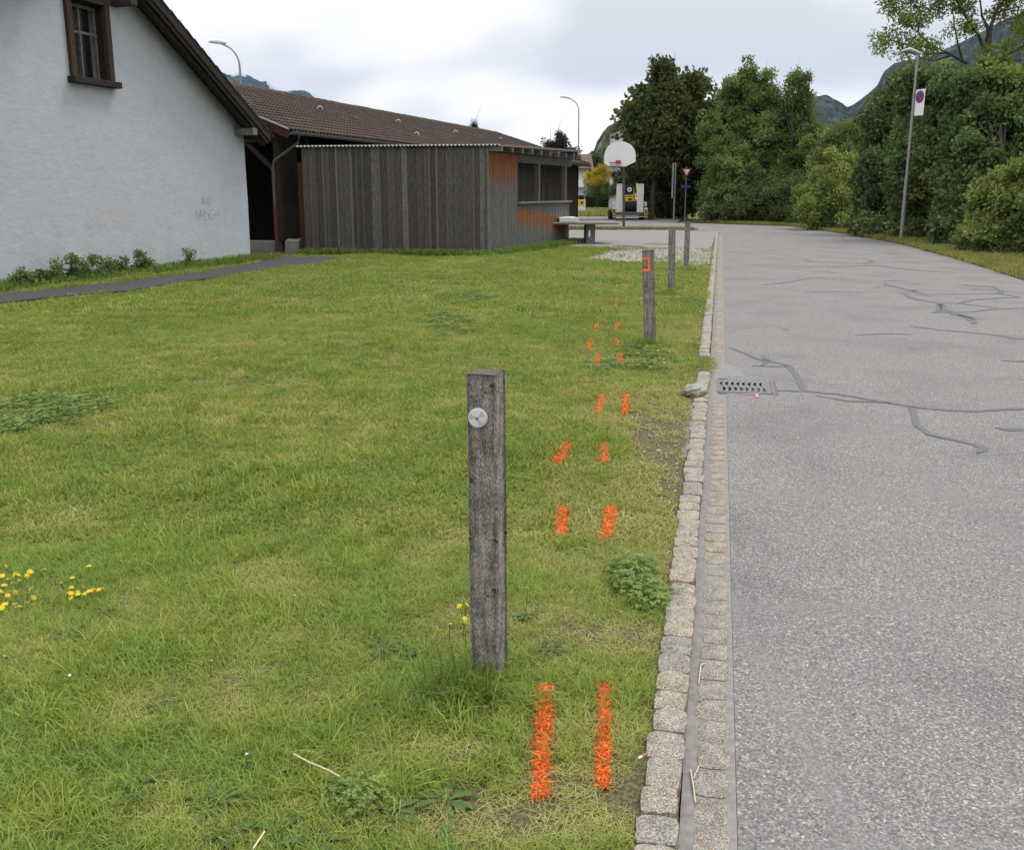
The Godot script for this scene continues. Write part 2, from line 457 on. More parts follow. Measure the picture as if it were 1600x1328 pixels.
# ---------------------------------------------------------------- sky
func overcast_sky() -> ImageTexture:
	var w := 1024
	var h := 512
	var f := FastNoiseLite.new()
	f.seed = 77; f.frequency = 1.5; f.fractal_octaves = 5; f.noise_type = FastNoiseLite.TYPE_SIMPLEX_SMOOTH
	var g := FastNoiseLite.new()
	g.seed = 12; g.frequency = 0.7; g.fractal_octaves = 3; g.noise_type = FastNoiseLite.TYPE_SIMPLEX_SMOOTH
	var data := PackedFloat32Array()
	data.resize(w * h * 3)
	for y in h:
		var el := (0.5 - (y + 0.5) / h) * PI
		var cy := cos(el)
		var sy := sin(el)
		for x in w:
			var az := (x + 0.5) / w * TAU
			# flat cloud base: stretched towards the horizon
			var k := 1.0 / (maxf(sy, 0.0) + 0.22)
			var p := Vector3(cos(az) * cy * k, sy * 0.6, sin(az) * cy * k)
			var cloud := f.get_noise_3dv(p * 0.75) * 0.5 + g.get_noise_3dv(p) * 0.5
			var t := clampf(0.5 + cloud * 1.25, 0, 1)
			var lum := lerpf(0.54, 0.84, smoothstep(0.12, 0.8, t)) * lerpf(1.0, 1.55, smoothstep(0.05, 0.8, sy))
			if sy < 0: lum = 0.55
			var blue := lerpf(1.05, 1.0, smoothstep(0.15, 0.7, t))
			var i := (y * w + x) * 3
			data[i] = lum / blue * 1.04; data[i + 1] = lum * lerpf(1.0, 1.0, t); data[i + 2] = lum * lerpf(blue, 1.0, 0.5)
	return ImageTexture.create_from_image(Image.create_from_data(w, h, false, Image.FORMAT_RGBF, data.to_byte_array()))

func _ready() -> void:
	rng.seed = 20240611
	# camera
	var cam := Camera3D.new()
	cam.name = "camera"
	cam.fov = rad_to_deg(2.0 * atan(664.0 / FOCAL))
	cam.near = 0.05
	cam.far = 30000.0
	cam.position = Vector3(0, EYE, 0)
	cam.rotation.x = -PITCH
	add_child(cam)
	cam.current = true
	# sky, haze and exposure
	var env := Environment.new()
	env.background_mode = Environment.BG_SKY
	var sky := Sky.new()
	var pano := PanoramaSkyMaterial.new()
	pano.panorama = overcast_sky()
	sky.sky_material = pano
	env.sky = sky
	env.background_energy_multiplier = 1.0
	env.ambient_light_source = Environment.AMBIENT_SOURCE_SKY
	env.tonemap_mode = Environment.TONE_MAPPER_LINEAR
	env.tonemap_exposure = 1.5
	env.sdfgi_enabled = true
	env.ssao_enabled = true
	env.ssil_enabled = true
	env.fog_enabled = true
	env.fog_density = 0.000026
	env.fog_light_color = Color(0.54, 0.755, 1.0)
	var we := WorldEnvironment.new()
	we.name = "world_environment"
	we.environment = env
	add_child(we)
	# a veiled sun, high ahead and to the right: wide and weak
	var sun := DirectionalLight3D.new()
	sun.name = "sun"
	sun.light_energy = 0.45
	sun.light_angular_distance = 16.0
	sun.light_color = Color(1.0, 0.975, 0.94)
	sun.shadow_enabled = true
	add_child(sun)
	sun.look_at_from_position(Vector3.ZERO, Vector3(-0.38, -0.85, 0.30))
	make_materials()
	print("materials ", Time.get_ticks_msec())
	build_ground()
	build_kerb()
	build_drain()
	print("ground ", Time.get_ticks_msec())
	build_hills()
	build_house()
	build_barn()
	build_shed()
	build_far_houses()
	print("buildings ", Time.get_ticks_msec())
	build_trees()
	print("trees ", Time.get_ticks_msec())
	build_posts()
	build_lamps_and_signs()
	build_court_things()
	build_trailer()
	print("things ", Time.get_ticks_msec())
	build_paint_marks()
	build_small_plants()
	build_grass()
	build_litter()
	print("done ", Time.get_ticks_msec())

# ---------------------------------------------------------------- ground, road, paths
func flat(pts: Array, y: float, drop := 0.02) -> ArrayMesh:
	var poly := PackedVector2Array()
	for p in pts: poly.append(Vector2(p.x, p.z))
	var b := MB.new()
	b.prism(poly, y - drop, y)
	return b.commit()

func lawn_height(x: float, z: float) -> float:
	var q := to_k(Vector3(x, 0, z))
	var e: float = smoothstep(0.1, 0.7, -q.y)
	return 0.03 + e * (0.018 * sin(x * 1.3 + z * 0.7) + 0.012 * sin(x * 2.9 - z * 2.1))

var path_poly := PackedVector2Array()
var gravel_poly := PackedVector2Array()
var court_poly := PackedVector2Array()
var bare := []            # ellipses of bare soil: [centre, radius along x, radius along z, strength]
var marks := []           # centre lines of the orange paint on the lawn: [points, half width]

func build_ground() -> void:
	var g := MB.new()
	var R := 9600.0
	# four sheets round the drain's shaft
	var dx0 := 1.75
	var dx1 := 2.65
	var dz0 := -9.45
	var dz1 := -8.35
	for q in [[-R, R, -R, dz0], [-R, R, dz1, R], [-R, dx0, dz0, dz1], [dx1, R, dz0, dz1]]:
		g.quad(Vector3(q[0], -0.06, q[3]), Vector3(q[1], -0.06, q[3]), Vector3(q[1], -0.06, q[2]), Vector3(q[0], -0.06, q[2]))
	structure("ground", "flat valley floor of meadow reaching to the mountains", g.commit(), M.field)
	# lawn: a gently uneven sheet of soil and thatch
	var lawn := MB.new()
	var ds := 0.3
	for i in 118:
		for j in 62:
			var s0 := -2.0 + i * ds
			var u0 := -0.1 - j * ds
			var q := []
			for e in [[s0, u0], [s0 + ds, u0], [s0 + ds, u0 - ds], [s0, u0 - ds]]:
				var p := K(e[0], e[1])
				p.y = lawn_height(p.x, p.z)
				q.append(p)
			lawn.quad(q[0], q[1], q[2], q[3])
	structure("lawn_soil", "soil and dry thatch under the mown lawn", lawn.commit(), M.soil)
	# road
	var right := [ground_at(1240, 354), ground_at(1330, 367), ground_at(1408, 381), ground_at(1500, 406), ground_at(1600, 438), Vector3(8.2, 0, -10), Vector3(6.2, 0, 0), Vector3(5.4, 0, 4)]
	var left := [K(-4, 0.1565), K(8.70, 0.1565), K(8.70, 0.596), K(9.385, 0.596), K(9.385, 0.1565), K(44.0, 0.1565), ground_at(1122, 362.5), ground_at(1100, 360.6), ground_at(1060, 359), ground_at(960, 356.5), Vector3(-3, 0, -50)]
	var far := [Vector3(-3, 0, -61), ground_at(1000, 346.5), ground_at(1100, 349)]
	var road := structure("road", "worn grey asphalt road bending out of sight past the hedge", flat(left + far + right, 0.0), M.road)
	seals(road)
	# verge on the far side of the road, and ground beneath the hedge
	var vg := []
	for p in right: vg.append(p + Vector3(0.02, 0, 0))
	vg += [Vector3(12, 0, 4), Vector3(30, 0, -30), Vector3(30, 0, -62), Vector3(13, 0, -62), ground_at(1100, 348.6)]
	structure("verge", "strip of short grass between the road and the hedge", flat(vg, 0.02, 0.05), M.soil)
	# asphalt path along the white house
	var path := [ground_at(-120, 478), ground_at(0, 465), ground_at(184, 446), ground_at(300, 431), ground_at(392, 416), ground_at(440, 406), ground_at(500, 404), ground_at(545, 408), ground_at(500, 415.5), ground_at(400, 427), ground_at(350, 435), ground_at(200, 459), ground_at(60, 472), ground_at(0, 479), ground_at(-120, 492)]
	for p in path: path_poly.append(Vector2(p.x, p.z))
	structure("path", "narrow dark asphalt path along the white house", flat(path, 0.065, 0.06), M.path)
	# the hard court beyond the posts, its gravel edge and the strip of weeds
	var court := [ground_at(880, 386), ground_at(960, 391), ground_at(1112, 391), K(44.0, -0.11), ground_at(1112, 363), ground_at(1060, 361), ground_at(890, 361), Vector3(-1, 0, -46), Vector3(-1, 0, -36)]
	for p in court: court_poly.append(Vector2(p.x, p.z))
	structure("court", "pale asphalt court with the table tennis table", flat(court, 0.05, 0.06), M.court)
	var gravel := [ground_at(915, 407), ground_at(945, 399), ground_at(950, 392), ground_at(1112, 391.5), ground_at(1109, 416), ground_at(1082, 420), ground_at(1058, 413), ground_at(990, 412)]
	for p in gravel: gravel_poly.append(Vector2(p.x, p.z))
	structure("gravel_edge", "patch of pale loose gravel along the edge of the court", flat(gravel, 0.047, 0.05), M.gravel)
	var strip := [ground_at(880, 361), ground_at(1060, 360.8), ground_at(1112, 362.8), ground_at(1100, 361), ground_at(1060, 359.3), ground_at(960, 356.8), ground_at(880, 356.8)]
	structure("weed_strip", "thin strip of weeds behind the court", flat(strip, 0.04, 0.05), M.soil)
	structure("gravel_lot", "grey gravel yard where the trailer is parked", flat([Vector3(-3, 0, -61), ground_at(1000, 346.4), ground_at(1060, 347), Vector3(12, 0, -72), Vector3(-3, 0, -72)], 0.006, 0.05), M.court)
	structure("side_street", "pale street in front of the trimmed hedge", flat([Vector3(-10, 0, -98), Vector3(16, 0, -98), Vector3(16, 0, -113), Vector3(-10, 0, -113)], 0.0, 0.05), M.court)
	# loose stones of the gravel and of the bare patch
	var buf := PackedFloat32Array()
	for i in 5200:
		var p := Vector3(rng.randf_range(1.8, 6.2), 0, rng.randf_range(-31, -22.6))
		if not Geometry2D.is_point_in_polygon(Vector2(p.x, p.z), gravel_poly): continue
		var sc := rng.randf_range(0.012, 0.032)
		p.y = 0.047 + sc * 0.3
		var t := rng.randf_range(0.17, 0.46)
		push(buf, Basis.from_euler(Vector3(rng.randf() * TAU, rng.randf() * TAU, 0)).scaled(Vector3(sc, sc * 0.7, sc)), p, Color(t, t * 0.97, t * 0.92))
	bare = [[ground_at(1045, 700), 0.30, 0.95, 1.0], [ground_at(1045, 640), 0.34, 0.55, 0.75], [ground_at(1030, 760), 0.28, 0.5, 0.55], [ground_at(985, 1010), 0.2, 0.16, 0.5], [ground_at(740, 1280), 0.2, 0.12, 0.7], [ground_at(930, 1235), 0.16, 0.12, 0.6], [ground_at(905, 1290), 0.16, 0.1, 0.55], [ground_at(1020, 800), 0.25, 0.3, 0.4], [ground_at(905, 1000), 0.12, 0.1, 0.4], [ground_at(700, 1180), 0.14, 0.09, 0.5]]
	for i in 420:
		var e: Array = bare[[0, 0, 0, 1, 2][i % 5]]
		var a := rng.randf() * TAU
		var r := sqrt(rng.randf())
		var p: Vector3 = e[0] + Vector3(cos(a) * r * e[1], 0, sin(a) * r * e[2])
		if to_k(p).y > -0.13: continue
		var sc := rng.randf_range(0.003, 0.010) * (2.0 if rng.randf() < 0.06 else 1.0)
		p.y = lawn_height(p.x, p.z) + sc * 0.3
		var t := rng.randf_range(0.14, 0.45)
		push(buf, Basis.from_euler(Vector3(rng.randf() * TAU, rng.randf() * TAU, 0)).scaled(Vector3(sc, sc * 0.7, sc * 1.3)), p, Color(t, t * 0.96, t * 0.9))
	var peb := MB.new()
	for a in [-1.0, 1.0]:
		for b in [-1.0, 1.0]:
			for d in [-1.0, 1.0]:
				peb.out([Vector3(a, 0.1, 0), Vector3(0.1, b, -0.1), Vector3(0, 0.1, d)], Vector3.ZERO)
	var loose := scatter(self, "gravel", peb.commit(), M.pebble, buf)
	tag(loose, "loose pale pebbles on the gravel edge and the bare soil", "gravel", "", "stuff")

func zr(x: float, y: float) -> Vector3:        # a point of the road read off an enlargement of the photograph
	return ground_at(1080 + x * 0.325, 340 + y * 0.325, 0.004)

func seals(road: Node3D) -> void:
	var lines := [
		[[[190, 625], [240, 645], [330, 680], [380, 690], [470, 710], [500, 750], [525, 790], [540, 830]], [0.04, 0.05, 0.09, 0.05, 0.06, 0.06, 0.06, 0.05]],
		[[[345, 660], [365, 685], [340, 715]], [0.05, 0.08, 0.04]],
		[[[290, 712], [380, 714], [470, 715]], [0.03, 0.04, 0.05]],
		[[[190, 830], [540, 832], [720, 848], [900, 880], [1060, 908], [1200, 922], [1370, 930], [1600, 915]], [0.02, 0.07, 0.07, 0.07, 0.08, 0.08, 0.08, 0.08]],
		[[[600, 855], [750, 880], [900, 888], [960, 890]], [0.02, 0.04, 0.05, 0.03]],
		[[[1065, 908], [1075, 950], [1090, 1000], [1150, 1040], [1270, 1068], [1370, 1090], [1410, 1108], [1380, 1130]], [0.05, 0.055, 0.05, 0.055, 0.05, 0.05, 0.06, 0.04]],
		[[[1470, 1008], [1530, 1018], [1600, 1015], [1700, 1016]], [0.03, 0.09, 0.1, 0.05]],
		[[[1020, 360], [1060, 385], [1120, 400], [1200, 410], [1215, 440], [1280, 465], [1340, 480], [1365, 512]], [0.05, 0.12, 0.12, 0.1, 0.1, 0.14, 0.12, 0.08]],
		[[[1200, 415], [1195, 445], [1180, 452]], [0.06, 0.08, 0.05]],
		[[[1280, 465], [1330, 478], [1370, 490]], [0.08, 0.1, 0.06]],
		[[[1150, 455], [1230, 456], [1330, 454], [1450, 440], [1600, 434], [1700, 430]], [0.04, 0.08, 0.08, 0.09, 0.08, 0.08]],
		[[[890, 330], [980, 330], [1060, 350], [1100, 362], [1145, 377]], [0.05, 0.12, 0.14, 0.12, 0.08]],
		[[[1085, 345], [1070, 356]], [0.07, 0.07]],
		[[[930, 312], [942, 322], [980, 330]], [0.05, 0.07, 0.06]],
		[[[920, 305], [980, 302], [1040, 303]], [0.04, 0.07, 0.04]],
		[[[1150, 368], [1320, 367], [1480, 365], [1497, 352], [1450, 332], [1290, 322]], [0.03, 0.06, 0.1, 0.1, 0.09, 0.06]],
		[[[1350, 345], [1480, 345]], [0.04, 0.06]],
		[[[1480, 365], [1585, 383], [1500, 385], [1350, 395], [1285, 412]], [0.06, 0.06, 0.07, 0.12, 0.07]],
		[[[1210, 408], [1290, 412], [1440, 430], [1480, 433]], [0.05, 0.07, 0.08, 0.04]],
		[[[1050, 520], [1200, 540], [1350, 552], [1500, 568], [1560, 582], [1600, 582], [1680, 580]], [0.03, 0.06, 0.06, 0.07, 0.1, 0.08, 0.08]],
		[[[790, 565], [930, 556], [1070, 562]], [0.03, 0.07, 0.03]],
		[[[560, 358], [700, 355], [900, 360]], [0.03, 0.06, 0.03]],
		[[[340, 325], [470, 310], [560, 292], [650, 287]], [0.03, 0.08, 0.08, 0.04]],
		[[[300, 232], [570, 236], [910, 230], [1000, 245], [1150, 258], [1270, 263]], [0.03, 0.07, 0.08, 0.12, 0.1, 0.05]],
		[[[545, 200], [580, 212], [700, 215], [840, 222], [875, 208], [820, 195]], [0.05, 0.1, 0.06, 0.1, 0.1, 0.05]],
		[[[1495, 687], [1600, 690], [1700, 690]], [0.03, 0.06, 0.05]],
		[[[440, 533], [470, 540]], [0.02, 0.03]],
		[[[560, 262], [640, 258], [710, 268]], [0.02, 0.05, 0.03]],
	]
	for l in lines:
		var b := MB.new()
		b.uvs = 1.0
		var pts := []
		var ws := []
		for i in l[0].size() - 1:
			var p := zr(l[0][i][0], l[0][i][1])
			var q := zr(l[0][i + 1][0], l[0][i + 1][1])
			var n := maxi(2, int((q - p).length() / 0.07))
			for k in n:
				var t := float(k) / n
				pts.append(p.lerp(q, t) + Vector3(rng.randf_range(-1, 1), 0, rng.randf_range(-1, 1)) * 0.010)
				ws.append(lerpf(l[1][i], l[1][i + 1], t) * rng.randf_range(0.34, 0.62))
		pts.append(zr(l[0][-1][0], l[0][-1][1]))
		ws.append(l[1][-1] * 0.3)
		var L := []
		var Rr := []
		for i in pts.size():
			var t: Vector3 = (pts[mini(i + 1, pts.size() - 1)] - pts[maxi(i - 1, 0)]).normalized()
			var sd := Vector3(-t.z, 0, t.x)
			L.append(pts[i] - sd * ws[i]); Rr.append(pts[i] + sd * ws[i])
		for i in pts.size() - 1:
			b.quad(L[i], L[i + 1], Rr[i + 1], Rr[i])
		part(road, "crack_seal", b.commit(), M.seal)
	# fresh pink survey stroke beside the drain
	var k := MB.new()
	k.bar(zr(245, 850) + Vector3.UP * 0.004, zr(318, 851) + Vector3.UP * 0.004, 0.02, 0.002)
	k.bar(zr(318, 848) + Vector3.UP * 0.004, zr(316, 866) + Vector3.UP * 0.004, 0.022, 0.002)
	part(road, "pink_survey_mark", k.commit(), M.pink)

# ---------------------------------------------------------------- kerb and gutter
func stone_shape(sd: int, size: Vector3, bulge: float) -> ArrayMesh:
	var r := RandomNumberGenerator.new()
	r.seed = sd
	var nx := 5
	var nz := 5
	var b := MB.new()
	var top := []
	for i in nx + 1:
		var row := []
		for j in nz + 1:
			var x := float(i) / nx * 2 - 1
			var z := float(j) / nz * 2 - 1
			var edge := maxf(absf(x), absf(z))
			var corner := clampf(absf(x) + absf(z) - 1.55, 0, 1)
			var jx := r.randf_range(-1, 1) * 0.045
			var jz := r.randf_range(-1, 1) * 0.045
			var y := bulge * (1 - pow(edge, 7.0)) - corner * bulge * 0.8 + r.randf_range(-1, 1) * bulge * 0.25
			row.append(Vector3((x * (1 - corner * 0.2) + jx) * size.x / 2, y, (z * (1 - corner * 0.2) + jz) * size.z / 2))
		top.append(row)
	for i in nx:
		for j in nz:
			b.quad(top[i][j], top[i][j + 1], top[i + 1][j + 1], top[i + 1][j])
	var ring := []
	for i in nx: ring.append(top[i][0])
	for j in nz: ring.append(top[nx][j])
	for i in nx: ring.append(top[nx - i][nz])
	for j in nz: ring.append(top[0][nz - j])
	for i in ring.size():
		var p: Vector3 = ring[i]
		var q: Vector3 = ring[(i + 1) % ring.size()]
		b.out([p, q, Vector3(q.x * 1.03, -size.y, q.z * 1.03), Vector3(p.x * 1.03, -size.y, p.z * 1.03)], Vector3(0, -size.y / 2, 0))
	return b.commit()

func build_kerb() -> void:
	var frame := Basis(KN, Vector3.UP, -KD)
	var kb := MB.new()      # bed that holds the stones
	kb.quad(K(-4, -0.004, 0.034), K(44.2, -0.004, 0.034), K(44.2, -0.118, 0.034), K(-4, -0.118, 0.034))
	var kerb := structure("kerb", "row of rough granite setts edging the lawn", kb.commit(), M.soil)
	var shapes := []
	for k in 8: shapes.append(stone_shape(100 + k, Vector3(0.106, 0.12, 0.138), 0.008))
	var s := 1.6
	var n := 0
	var rest := MB.new()
	while s < 44.0:
		var len := rng.randf_range(0.125, 0.165) if s < 8.0 else rng.randf_range(0.11, 0.15)
		var u := -0.052 + rng.randf_range(-0.008, 0.006)
		if s > 10.4: u -= 0.012
		var gap := s > 9.45 and s < 10.35
		if not gap:
			var sc := Vector3(rng.randf_range(0.94, 1.08), 1, (len - 0.002) / 0.138)
			var y := 0.050 + rng.randf_range(-0.006, 0.006)
			if s > 8.1 and s < 8.5: y -= 0.015
			var xf := Transform3D((frame * Basis(Vector3.UP, rng.randf_range(-0.05, 0.05))).scaled_local(sc), K(s + len / 2, u, y))
			if n < 150: part(kerb, "kerb_stone", shapes[rng.randi() % 8], M["stone%d" % [0, 0, 1, 2, 1, 3][rng.randi() % 6]], xf)
			else: join(rest, shapes[rng.randi() % 8], xf)
			n += 1
		s += len
	var far_row := part(kerb, "far_kerb_stones", rest.commit(), M.stone0)
	far_row.set_meta("kind", "stuff")
	# gutter: setts set flush in mortar
	var gb := MB.new()
	for q in [[-4.0, 8.66], [9.42, 44.2]]:
		gb.quad(K(q[0], 0.0, 0.0), K(q[0], 0.155, 0.0), K(q[1], 0.155, 0.0), K(q[1], 0.0, 0.0))
		gb.quad(K(q[0], 0.155, -0.03), K(q[1], 0.155, -0.03), K(q[1], 0.155, 0.0), K(q[0], 0.155, 0.0))
	gb.quad(K(8.66, 0.0, 0.0), K(8.66, 0.085, 0.0), K(9.42, 0.085, 0.0), K(9.42, 0.0, 0.0))
	gb.quad(K(9.55, 0.155, 0.002), K(9.52, 0.34, 0.002), K(9.9, 0.30, 0.002), K(10.25, 0.155, 0.002))     # smooth concrete repair beyond the drain
	var gutter := structure("gutter", "shallow gutter of worn setts bedded in grey mortar", gb.commit(), M.mortar)
	var gshapes := []
	for k in 6: gshapes.append(stone_shape(200 + k, Vector3(0.099, 0.05, 0.13), 0.002))
	s = 1.9
	n = 0
	var grest := MB.new()
	while s < 44.0:
		var len := rng.randf_range(0.125, 0.165)
		if s > 3.2 or rng.randf() < 0.8:
			if not (s > 8.5 and s < 10.2):
				var xf := Transform3D(frame.scaled_local(Vector3(rng.randf_range(0.93, 1.06), 1, (len - 0.009) / 0.13)), K(s + len / 2, 0.086 + rng.randf_range(-0.005, 0.005), 0.0015 + rng.randf_range(-0.001, 0.0025)))
				if n < 130: part(gutter, "gutter_stone", gshapes[rng.randi() % 6], M["gutter_stone%d" % ([2, 2, 2, 0][rng.randi() % 4] if s < 3.4 else [0, 1, 2, 0, 1, 0, 3][rng.randi() % 7])], xf)
				else: join(grest, gshapes[rng.randi() % 6], xf)
				n += 1
		s += len
	var far_gutter := part(gutter, "far_gutter_stones", grest.commit(), M.gutter_stone0)
	far_gutter.set_meta("kind", "stuff")
	# the displaced white stone on the kerb
	var rk := MB.new()
	var f := FastNoiseLite.new()
	f.frequency = 1.3; f.seed = 5
	for i in 14:
		for j in 9:
			var q := []
			for e in [[i, j], [i + 1, j], [i + 1, j + 1], [i, j + 1]]:
				var a: float = TAU * e[0] / 14.0
				var t: float = PI * e[1] / 9.0
				var d := Vector3(cos(a) * sin(t), cos(t), sin(a) * sin(t))
				var r := 1.0 + 0.42 * f.get_noise_3dv(d * 1.5 + Vector3(cos(a), 0, 0) * 0.001) + 0.18 * f.get_noise_3dv(d * 4.0)
				q.append(d * r * Vector3(0.112, 0.055, 0.085))
			if j > 0: rk.tri(q[0], q[1], q[2])
			if j < 8: rk.tri(q[0], q[2], q[3])
	var rock := part(self, "rock", rk.commit(), M.rock, Transform3D(Basis(Vector3.UP, 0.4), K(8.36, -0.11, 0.08)))
	tag(rock, "rough whitish stone lying loose on the kerb by the drain", "stone")
	# crumbling concrete haunch along the kerb by the bare soil
	var hb := MB.new()
	hb.uvs = 1.0
	for i in 26:
		var s0 := 6.3 + i * 0.065
		var q := []
		for e in [[0, 0], [1, 0], [1, 1], [0, 1]]:
			var ss: float = s0 + e[0] * 0.065
			var wob := sin(ss * 9.0) * 0.02 + sin(ss * 23.0) * 0.012
			q.append(K(ss, -0.106 - e[1] * (0.055 + wob), 0.042 - e[1] * 0.022 + sin(ss * 31) * 0.004))
		hb.quad(q[0], q[1], q[2], q[3])
		hb.quad(q[3], q[2], q[2] + Vector3.DOWN * 0.03, q[3] + Vector3.DOWN * 0.03)
	part(kerb, "concrete_haunch", hb.commit(), mat(lin(0.62, 0.58, 0.52), 0.95, {"tex": T.concrete, "height": T.concrete_h, "hs": 0.6, "tri": 2.5}))

func join(b: MB, m: ArrayMesh, xf: Transform3D) -> void:
	var arr := m.surface_get_arrays(0)
	for i in arr[Mesh.ARRAY_VERTEX].size():
		b.v.append(xf * arr[Mesh.ARRAY_VERTEX][i]); b.n.append((xf.basis * arr[Mesh.ARRAY_NORMAL][i]).normalized())
		b.uv.append(arr[Mesh.ARRAY_TEX_UV][i]); b.c.append(Color(1, 1, 1))

func build_drain() -> void:
	# cast iron grate with two rows of curved chevron slots; its own x runs across the road, z back along the kerb
	var base := K(9.04, 0.315, 0.0)
	var t := thing("drain_grate", "cast iron drain grate with two rows of chevron slots in the gutter", "drain", base, Basis(KN, Vector3.UP, -KD))
	var csg := CSGBox3D.new()
	csg.name = "grate"
	csg.size = Vector3(0.47, 0.012, 0.62)
	csg.position = Vector3(-0.005, 0.0, 0)
	csg.material = M.iron
	for row in 2:
		for i in 8:
			var c := CSGPolygon3D.new()
			c.name = "slot"
			var sgn := -1.0 if row == 0 else 1.0
			var w := 0.030
			c.polygon = PackedVector2Array([Vector2(0, 0), Vector2(w, 0), Vector2(w + sgn * 0.02, 0.11), Vector2(w, 0.22), Vector2(0, 0.22), Vector2(sgn * 0.02 - 0.003, 0.11)])
			c.depth = 0.2
			c.operation = CSGShape3D.OPERATION_SUBTRACTION
			c.rotation.x = PI / 2
			c.position = Vector3(-0.20 + i * 0.050, -0.1, -0.24 + row * 0.255)
			csg.add_child(c, true)
	t.add_child(csg, true)
	var fr := MB.new()
	fr.box(Vector3(0.248, -0.012, 0), Vector3(0.03, 0.034, 0.68), 0.003)
	fr.box(Vector3(0.272, -0.011, 0), Vector3(0.012, 0.03, 0.66), 0.002)
	fr.box(Vector3(0, -0.013, 0.328), Vector3(0.46, 0.03, 0.024), 0.003)
	fr.box(Vector3(0, -0.013, -0.328), Vector3(0.46, 0.03, 0.024), 0.003)
	part(t, "frame", fr.commit(), M.iron)
	var pit := MB.new()
	pit.box(Vector3(0, -0.72, 0), Vector3(0.6, 0.04, 0.8))
	for q in [[Vector3(0.29, -0.37, 0), Vector3(0.04, 0.66, 0.8)], [Vector3(-0.29, -0.37, 0), Vector3(0.04, 0.66, 0.8)], [Vector3(0, -0.37, 0.38), Vector3(0.54, 0.66, 0.04)], [Vector3(0, -0.37, -0.38), Vector3(0.54, 0.66, 0.04)]]:
		pit.box(q[0], q[1])
	part(t, "shaft", pit.commit(), M.concrete)

# ---------------------------------------------------------------- hills and mountains
func ridge(called: String, label: String, sky: Array, dist: float, foot: float, forest: Color, rock: Color, rockiness: float, rough: float, sd: int, rows := 34, step := 4.0) -> void:
	var f := FastNoiseLite.new()
	f.seed = sd; f.frequency = 1.0; f.fractal_octaves = 5
	var cols := []
	var px: float = sky[0][0]
	while px <= sky[-1][0]:
		for i in sky.size() - 1:
			if px >= sky[i][0] and px <= sky[i + 1][0]:
				cols.append([px, lerpf(sky[i][1], sky[i + 1][1], (px - sky[i][0]) / (sky[i + 1][0] - sky[i][0]))])
				break
		px += step
	var b := MB.new()
	var grid := []
	var tint := []
	for c in cols:
		var top := at_depth(c[0], c[1], dist)
		var dir := Vector3(top.x, 0, top.z).normalized()
		var far := Vector2(top.x, top.z).length()
		var line := []
		var tl := []
		for r in rows + 8:
			var t := float(r) / rows             # 0 at the foot, 1 on the ridge, then down the back
			var d := lerpf(far * foot, far, t)
			var h := top.y * (pow(t, 1.25) if t <= 1 else 1.0 - (t - 1.0) * 1.2)
			var p := dir * d
			var nn := f.get_noise_3d(p.x / dist * 26.0, t * 5.0, p.z / dist * 26.0)
			var n2 := f.get_noise_3d(p.x / dist * 150.0, t * 40.0 + 9.0, p.z / dist * 150.0)
			h += top.y * (nn * 0.16 * clampf(4.0 * t * (1.0 - t) + 0.02, 0, 1) + n2 * rough)
			p.y = maxf(h, -1.0)
			line.append(p)
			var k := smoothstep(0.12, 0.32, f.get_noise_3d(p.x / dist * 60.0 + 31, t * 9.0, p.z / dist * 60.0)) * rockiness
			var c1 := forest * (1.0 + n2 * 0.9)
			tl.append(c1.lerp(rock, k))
		grid.append(line)
		tint.append(tl)
	for i in cols.size() - 1:
		for r in rows + 7:
			b.col = tint[i][r]
			b.quad(grid[i][r], grid[i + 1][r], grid[i + 1][r + 1], grid[i][r + 1])
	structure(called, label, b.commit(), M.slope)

func build_hills() -> void:
	ridge("mountain", "dark forested mountain rising behind the hedge", [[900, 276], [1000, 268], [1120, 245], [1180, 222], [1230, 190], [1255, 162], [1275, 151], [1292, 148], [1310, 157], [1325, 168], [1345, 156], [1370, 136], [1383, 110], [1400, 98], [1460, 85], [1510, 62], [1560, 36], [1600, 20], [1700, -30], [1850, -70], [2050, -60], [2300, 40]], 3300, 0.55, Color(0.030, 0.040, 0.027), Color(0.14, 0.135, 0.13), 0.3, 0.014, 4, 46, 3.0)
	ridge("near_ridge", "blue wooded ridge behind the barn roof", [[-700, 150], [-300, 90], [0, 60], [200, 70], [300, 92], [348, 114], [366, 122], [384, 132], [420, 158], [520, 215], [700, 270]], 5200, 0.6, Color(0.030, 0.040, 0.027), Color(0.14, 0.135, 0.13), 0.4, 0.008, 7)
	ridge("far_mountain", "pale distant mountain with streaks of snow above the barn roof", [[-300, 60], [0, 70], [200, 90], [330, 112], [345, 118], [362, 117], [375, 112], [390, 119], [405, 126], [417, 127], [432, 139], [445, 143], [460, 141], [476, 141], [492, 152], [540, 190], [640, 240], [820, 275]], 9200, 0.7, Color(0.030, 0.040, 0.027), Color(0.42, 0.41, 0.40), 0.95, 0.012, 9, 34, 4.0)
	ridge("rocky_hill", "small wooded hill with a bare rock face behind the far houses", [[800, 292], [860, 280], [905, 258], [925, 244], [935, 216], [947, 200], [962, 190], [985, 186], [1010, 186], [1100, 200], [1200, 250], [1300, 290]], 420, 0.7, Color(0.045, 0.06, 0.03), Color(0.15, 0.14, 0.125), 0.9, 0.05, 15, 30, 2.0)

# ---------------------------------------------------------------- white house
const HD := Vector3(0.305, 0, -0.952)        # along the gable wall, away from the camera
const HN := Vector3(0.952, 0, 0.305)         # out of the gable wall
const HC := Vector3(-6.66, 0, -25.74)        # foot of the wall's far corner

func H(a: float, y: float, off := 0.0) -> Vector3:      # a metres back from the corner
	return HC - HD * a + HN * off + Vector3(0, y, 0)

